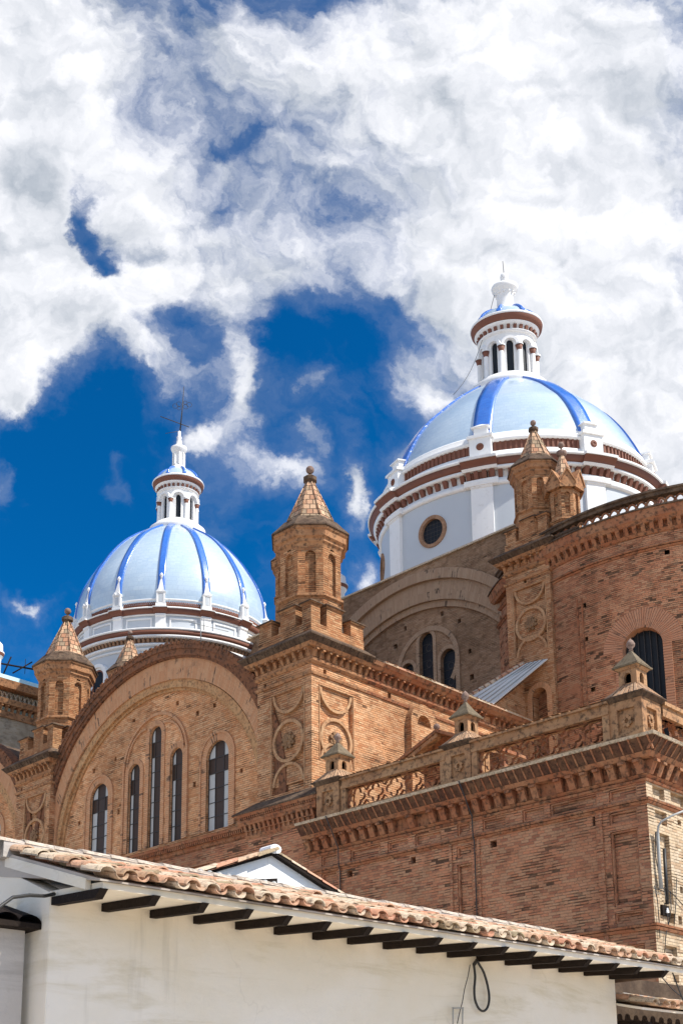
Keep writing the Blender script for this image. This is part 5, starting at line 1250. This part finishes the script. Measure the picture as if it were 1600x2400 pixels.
w.hexa([P0(H0+.2,4.472,u0+.05),P0(H0+.2,4.472,18.3),P0(11.70,4.385,18.3),P0(11.70,4.385,u0+.05)], [P0(H0+.2,4.55,u0+.05),P0(H0+.2,4.55,18.3),P0(11.70,4.46,18.3),P0(11.70,4.46,u0+.05)])
w.build('eaves_board', M['adobe'], hs_)
w = MB()
w.hexa([P0(11.95,4.40,u0-.03),P0(11.95,4.40,u0+.04),P0(Rh,5.02,u0+.04),P0(Rh,5.02,u0-.03)], [P0(11.95,4.53,u0-.03),P0(11.95,4.53,u0+.04),P0(Rh,5.16,u0+.04),P0(Rh,5.16,u0-.03)]); w.build('verge_board', M['adobe'], hs_)
# tiles
def tile_roof(mb, ua, ub, h0, h1, z0, z1, pitch, rows, tw=None, Ffun=FH):
    n = int((ub-ua)/pitch); L = math.hypot(h1-h0, z1-z0); dh, dzz = (h1-h0)/L, (z1-z0)/L
    for i in range(n):
        uc = ua+pitch*(i+.5)
        for kind in (0, 1):
            for r_ in range(rows):
                s0 = L*r_/rows-(.04+random.uniform(-.03,.04) if r_ else .03+random.uniform(0, .06)); s1 = L*(r_+1)/rows+.06; du = random.uniform(-.02, .02); dz_ = random.uniform(0, .022)+(.03 if random.random() < .04 else 0)
                u_ = uc+(pitch/2 if kind else 0)+du; N = 7; ra, rb = (pitch*.36, pitch*.30) if kind == 0 else (pitch*.30, pitch*.34)
                sgn = 1 if kind == 0 else -1; basez = (.03 if kind == 0 else .055)
                A, Bq, C, Dd = [], [], [], []
                for k in range(N+1):
                    t = math.pi*k/N
                    for lst, s_, rr, lift in ((A, s0, ra, .030), (Bq, s1, rb, .0)):
                        lst.append(Ffun(h0+dh*s_).P(u_-rr*math.cos(t), z0+dzz*s_+basez+lift+dz_+sgn*rr*.80*math.sin(t)))
                for k in range(N+1):
                    C.append(A[k]+Vector((0,0,-.020))); Dd.append(Bq[k]+Vector((0,0,-.020)))
                tu, tv = i*2+kind+.5, r_+.5
                uv = [(tu, tv)]*4
                for k in range(N):
                    mb.face([A[k], A[k+1], Bq[k+1], Bq[k]], uv, True); mb.face([C[k], C[k+1], A[k+1], A[k]], uv); mb.face([C[k], C[k+1], Dd[k+1], Dd[k]], uv, True)
w = MB(); tile_roof(w, u0-.08, 18.55, E0h, Rh-.1, zE-.01, zR-.03, .276, 6); w.build('roof_tiles', M['clay'], hs_)
w = MB(); w.hexa([P0(E0h+.03,4.455,u0-.02),P0(E0h+.03,4.455,18.4),P0(Rh+1.4,5.15,18.4),P0(Rh+1.4,5.15,u0-.02)], [P0(E0h+.03,4.475,u0-.02),P0(E0h+.03,4.475,18.4),P0(Rh,5.20,18.4),P0(Rh,5.20,u0-.02)]); w.build('roof_deck', M['grime'], hs_)
w = MB(); x = u0-.25; k = 0
w.fbox(FH(Rh), u0-.12, 17.35, 5.12, 5.35, -.12, .13)
w.build('ridge_mortar', M['grime'], hs_)
w = MB()
while x < 17.3:
    ln = .46; zz_ = 5.385-.004*k*0+random.uniform(-.008,.008)
    A = []; Bq = []
    for j in range(9):
        t = math.pi*j/8; A.append(FH(Rh).P(x, zz_-.06+.075*math.sin(t), .145*math.cos(t))); Bq.append(FH(Rh).P(x+ln, zz_-.068+.065*math.sin(t), .13*math.cos(t)))
    for j in range(8): w.face([A[j], A[j+1], Bq[j+1], Bq[j]], [(k+.5, 900.5)]*4, True)
    w.face(A, [(k+.5, 900.5)]*9); x += .42; k += 1
w.build('ridge_caps', M['ridge'], hs_)
w = MB(); 
A = [FH(Rh).P(u0-.33, 5.31+.17*math.cos(R_(t)), .17*math.sin(R_(t))) for t in range(0, 360, 24)]; Bq = [FH(Rh).P(u0-.20, 5.31+.18*math.cos(R_(t)), .18*math.sin(R_(t))) for t in range(0, 360, 24)]
w.face(A); 
for j in range(15): w.face([A[j], A[(j+1)%15], Bq[(j+1)%15], Bq[j]])
w.build('ridge_end', M['lime'], hs_)
# hanging cable loop, thin wire and bracket
cp = lambda px, py, h=12.72: (lambda d: Vector(CAMP)+d*(h/-(d.dot(HN))))(ray(px, py))
pts = [(1110,2262),(1113,2290),(1111,2320),(1113,2345),(1121,2364),(1132,2371),(1142,2362),(1146,2340),(1142,2310),(1133,2280),(1124,2264),(1117,2252)]
pp = [cp(*p) for p in pts]; sm_ = []
for i in range(len(pp)-1):
    p0, p1, p2, p3 = pp[max(i-1,0)], pp[i], pp[i+1], pp[min(i+2,len(pp)-1)]
    for k in range(5):
        t = k/5; sm_.append(.5*((2*p1)+(-p0+p2)*t+(2*p0-5*p1+4*p2-p3)*t*t+(-p0+3*p1-3*p2+p3)*t**3))
w = MB(); w.tube(sm_+[pp[-1]], .019, 8); w.tube([cp(1110, 2262), cp(1117, 2252)], .03, 6)
tag(w.build('cable_loop', M['cable']), 'black cable hung in a long loop on the white wall below the rafters', 'cable')
w = MB(); w.tube([cp(*p) for p in ((1101,2262),(1096,2290),(1088,2320),(1083,2350),(1078,2368),(1071,2400))], .007, 5)
tag(w.build('thin_wire', M['cable']), 'thin dark wire running down the white wall left of the cable loop', 'wire')
w = MB(); w.tube([cp(1061, 2362), cp(1061, 2410)], .012, 5); w.tube([cp(1084, 2362), cp(1083, 2410)], .012, 5); w.tube([cp(1061, 2364), cp(1084, 2364)], .012, 5)
tag(w.build('wall_bracket', M['galv']), 'small square metal bracket low on the white wall at the bottom edge', 'bracket')
w = MB(); lv = lambda px, py, h: (lambda d: Vector(CAMP)+d*(h/-(d.dot(HN))))(ray(px, py))
w.tube([lv(*p) for p in ((-30,2150,12.4),(5,2122,12.45),(30,2104,12.5),(70,2099,12.6),(105,2101,12.68),(128,2096,12.74))], .022, 6)
tag(w.build('service_cable', M['cable']), 'black cable crossing to the corner of the white house at the left', 'cable')
# low neighbour at the left edge
nl = thing('neighbour_wall', 'dirty low plaster wall capped with dark curved tiles at the left edge', 'wall', tuple(HN*-12.6+HU*5.5))
nh = 13.2; n0 = (lambda d: Vector(CAMP)+d*(nh/-(d.dot(HN))))(ray(78, 2154)); nu, nz0 = n0.dot(HU), n0.z
w = MB(); w.fbox(FH(nh), 3.0, nu-.1, 0, nz0-.12, -.3, .0); w.build('wall', M['shaded_grime'], nl)
w = MB(); f = FH(nh)
for i in range(9):
    a = nu-.15-i*.29; A = [f.P(a-.15*math.cos(R_(t)), nz0-.1+.10*math.sin(R_(t)), .22) for t in range(0, 181, 20)]; Bq = [p-HN*.7+Vector((0,0,.22)) for p in A]
    for j in range(9): w.face([A[j], A[j+1], Bq[j+1], Bq[j]], [(i+.5, 3.5)]*4, True)
    w.hexa([f.P(a-.15,nz0-.16,.22),f.P(a+.15,nz0-.16,.22),f.P(a+.15,nz0-.16,-.3),f.P(a-.15,nz0-.16,-.3)], [f.P(a-.15,nz0-.1,.22),f.P(a+.15,nz0-.1,.22),f.P(a+.15,nz0+.07,-.3),f.P(a-.15,nz0+.07,-.3)])
w.build('coping_tiles', M['wood'], nl)

# white gabled outbuilding behind the roof
gz = 17.5
def gh(px, py, h=gz): d = ray(px, py); return Vector(CAMP)+d*(h/-(d.dot(HN)))
og = thing('white_outbuilding', 'small sunlit white gable with tiled verges behind the foreground roof', 'house', tuple(HN*-gz+HU*12))
apx, lf, rt_ = gh(636, 2003), gh(440, 2056), gh(815, 2116); U = lambda p: (p.dot(HU), p.z)
f = FH(gz); w = MB(); a_, l_, r2 = U(apx), U(lf), U(rt_)
w.prism(f, [(l_[0], 0), (r2[0], 0), r2, a_, l_], -.25, 0); w.build('wall', M['lime'], og)
w = MB()
for (p, q_, wd) in ((l_, a_, .22), (a_, r2, .16)):
    n = max(2, int(math.dist(p, q_)/.40))
    for i in range(n):
        s0 = (p[0]+(q_[0]-p[0])*i/n, p[1]+(q_[1]-p[1])*i/n); s1 = (p[0]+(q_[0]-p[0])*(i+1.08)/n, p[1]+(q_[1]-p[1])*(i+1.08)/n)
        for (hh_, sc_) in ((.10, 1.0), (-.14, 1.0), (-.38, 1.0)) if wd > .2 else ((.02, 1.0),):
            A, Bq = [], []
            for j in range(8):
                t = math.pi*j/7; A.append(f.P(s0[0], s0[1]+.02+.09*math.sin(t), hh_+.12*math.cos(t))); Bq.append(f.P(s1[0], s1[1]+.045+.075*math.sin(t), hh_+.10*math.cos(t)))
            for j in range(7): w.face([A[j], A[j+1], Bq[j+1], Bq[j]], [(i+.5, 40.5+hh_*9)]*4, True)
w.build('verge_tiles', M['clay'], og)
w = MB(); w.hexa([f.P(l_[0], l_[1]-.06, .08), f.P(a_[0], a_[1]-.03, .08), f.P(a_[0], a_[1]-.03, -3), f.P(l_[0], l_[1]-.06, -3)], [f.P(l_[0], l_[1]+.0, .08), f.P(a_[0], a_[1]+.02, .08), f.P(a_[0], a_[1]+.02, -3), f.P(l_[0], l_[1]+.0, -3)])
w.hexa([f.P(r2[0], r2[1]-.06, .12), f.P(a_[0], a_[1]-.03, .12), f.P(a_[0], a_[1]-.03, -3), f.P(r2[0], r2[1]-.06, -3)], [f.P(r2[0], r2[1]+.0, .12), f.P(a_[0], a_[1]+.025, .12), f.P(a_[0], a_[1]+.025, -3), f.P(r2[0], r2[1]+.0, -3)])
w.build('roof_deck', M['wood'], og)
w = MB(); A = [f.P(a_[0]+.0+.13*math.cos(R_(t)), a_[1]+.08+.09*math.sin(R_(t)), .14) for t in range(0, 360, 30)]; Bq = [p-HN*.35 for p in A]
w.face(A); [w.face([A[j], A[(j+1)%12], Bq[(j+1)%12], Bq[j]]) for j in range(12)]; w.build('ridge_roll', M['lime'], og)
w = MB(); gq = 16.2; g1, g2_ = U(gh(455, 2062, gq)), U(gh(815, 2118, gq)); fq = FH(gq)
g3 = U(gh(650, 2062, gq))
w.prism(fq, [(g1[0], g1[1]-.9), (g2_[0], g2_[1]-.5), (g2_[0], g2_[1]-.0), (g3[0], g3[1]-.06), (g3[0], g3[1]+.02), (g1[0], g1[1]-.04)], -.05, 0); o = w.build('corrugated_flashing', M['wood'], og)
w = MB()
for i in range(9): a = g1[0]+.1+i*(g3[0]-g1[0])/9; w.ball(tuple(fq.P(a, g3[1]-.10, .02)), .055, 6)
w.build('flashing_bolts', M['galv'], og, part_of=o)

# lower neighbour house at the right edge
nr = thing('neighbour_house', 'weathered tile roof of a lower house in the bottom right corner', 'house', tuple(HN*-13.0+HU*19))
f = FH(13.4); e1 = U((lambda d: Vector(CAMP)+d*(12.6/-(d.dot(HN))))(ray(1448, 2340))); e2 = U((lambda d: Vector(CAMP)+d*(12.6/-(d.dot(HN))))(ray(1600, 2392)))
w = MB(); zb_ = e2[1]-.02; ns = int(5/.276)
tile_roof(w, 17.72, 24, 12.2, 13.9, 3.86, 4.22, .276, 4); w.build('roof_tiles', M['clay'], nr)
w = MB(); w.fbox(FH(13.3), 17.69, 26, 0, 3.70, -3, 0); w.build('wall', M['adobe'], nr)
w = MB(); w.hexa([P0(12.3,3.80,17.7),P0(12.3,3.80,24.4),P0(13.9,4.15,24.4),P0(13.9,4.15,17.7)], [P0(12.3,3.84,17.7),P0(12.3,3.84,24.4),P0(13.9,4.19,24.4),P0(13.9,4.19,17.7)]); w.build('eaves_board', M['adobe'], nr)
w = MB()
for i in range(8): w.hexa([P0(13.2,3.60,18+i*.7),P0(13.2,3.60,18.1+i*.7),P0(12.4,3.52,18.1+i*.7),P0(12.4,3.52,18+i*.7)], [P0(13.2,3.69,18+i*.7),P0(13.2,3.69,18.1+i*.7),P0(12.4,3.62,18.1+i*.7),P0(12.4,3.62,18+i*.7)])
w.build('rafters', M['wood'], nr)
w = MB(); w.fbox(FH(14.2), 17.8, 26, 3.2, 4.72, -.3, 0); w.fbox(FH(13.4), 17.7, 19.0, 4.5, 4.62, -.8, .6); w.build('back_wall', M['brownb2'], nr)
w = MB(); w.tube([FH(13.6).P(19.0, 4.28), FH(13.6).P(24, 4.20)], .03, 6); w.build('rail', M['sheet'], nr)

# lamp arm, pipes and cables on the sunlit end wall of the wing
er = lambda px, py, o=.12: ony(px, py, YA-o)
w = MB(); w.tube([er(1552, 2085, .10), er(1544, 2020, .14), er(1541, 1960, .16), er(1542, 1938, .2), er(1549, 1926, .3), er(1575, 1912, .5), er(1610, 1898, .8)], .03, 8); w.tube([er(1540, 1950), er(1548, 2084)], .05, 8)
tag(w.build('lamp_arm', M['galv']), 'curved grey street lamp arm fixed to the sunlit cream brick wall', 'lamp arm')
w = MB()
for pts in ([(1535,1950),(1536,2010),(1548,2075),(1556,2086)], [(1556,2084),(1562,2120),(1565,2168),(1560,2190),(1556,2240)], [(1533,2076),(1540,2110),(1544,2160),(1546,2200)], [(1556,2080),(1580,2100),(1605,2128)], [(1530,2082),(1556,2090)], [(1570,2090),(1572,2130),(1566,2170)], [(1585,2060),(1583,2120),(1578,2180)]):
    w.tube([er(*p, .05+.02*random.random()) for p in pts], .014, 5)
w.tube([er(1556, 1990, .06), er(1563, 2120, .06)], .05, 6)
tag(w.build('cable_bundle', M['cable']), 'tangle of dark cables pinned to the cream brick wall at the right edge', 'cables')
w = MB(); f2 = FY(YA); c_ = er(1555, 2137, 0); w.fbox(f2, c_.x-.18, c_.x+.2, c_.z-.13, c_.z+.16, 0, .07); bx_ = w.build('junction_box', M['wood']); tag(bx_, 'dark junction box with a white insulator on the cream brick wall', 'junction box')
w = MB(); w.lathe((c_.x, YA-.11), [(.05,c_.z-.06),(.04,c_.z+.02),(.025,c_.z+.03),(.03,c_.z+.08)], 8); w.build('insulator', M['lime'], None, part_of=bx_)
w = MB(); q1 = FH(12.0); w.tube([(lambda d: Vector(CAMP)+d*(11.8/-(d.dot(HN))))(ray(*p)) for p in ((1574,2277),(1590,2320),(1610,2370))], .012, 5); w.tube([(lambda d: Vector(CAMP)+d*(12.4/-(d.dot(HN))))(ray(*p)) for p in ((1545,2285),(1575,2320),(1605,2345))], .01, 5)
tag(w.build('hanging_wires', M['cable']), 'thin wires hanging from the end of the foreground eave at bottom right', 'wires')
for o in bpy.data.objects:
    if '_o' in o: del o['_o']
    if 'c' in o: del o['c']
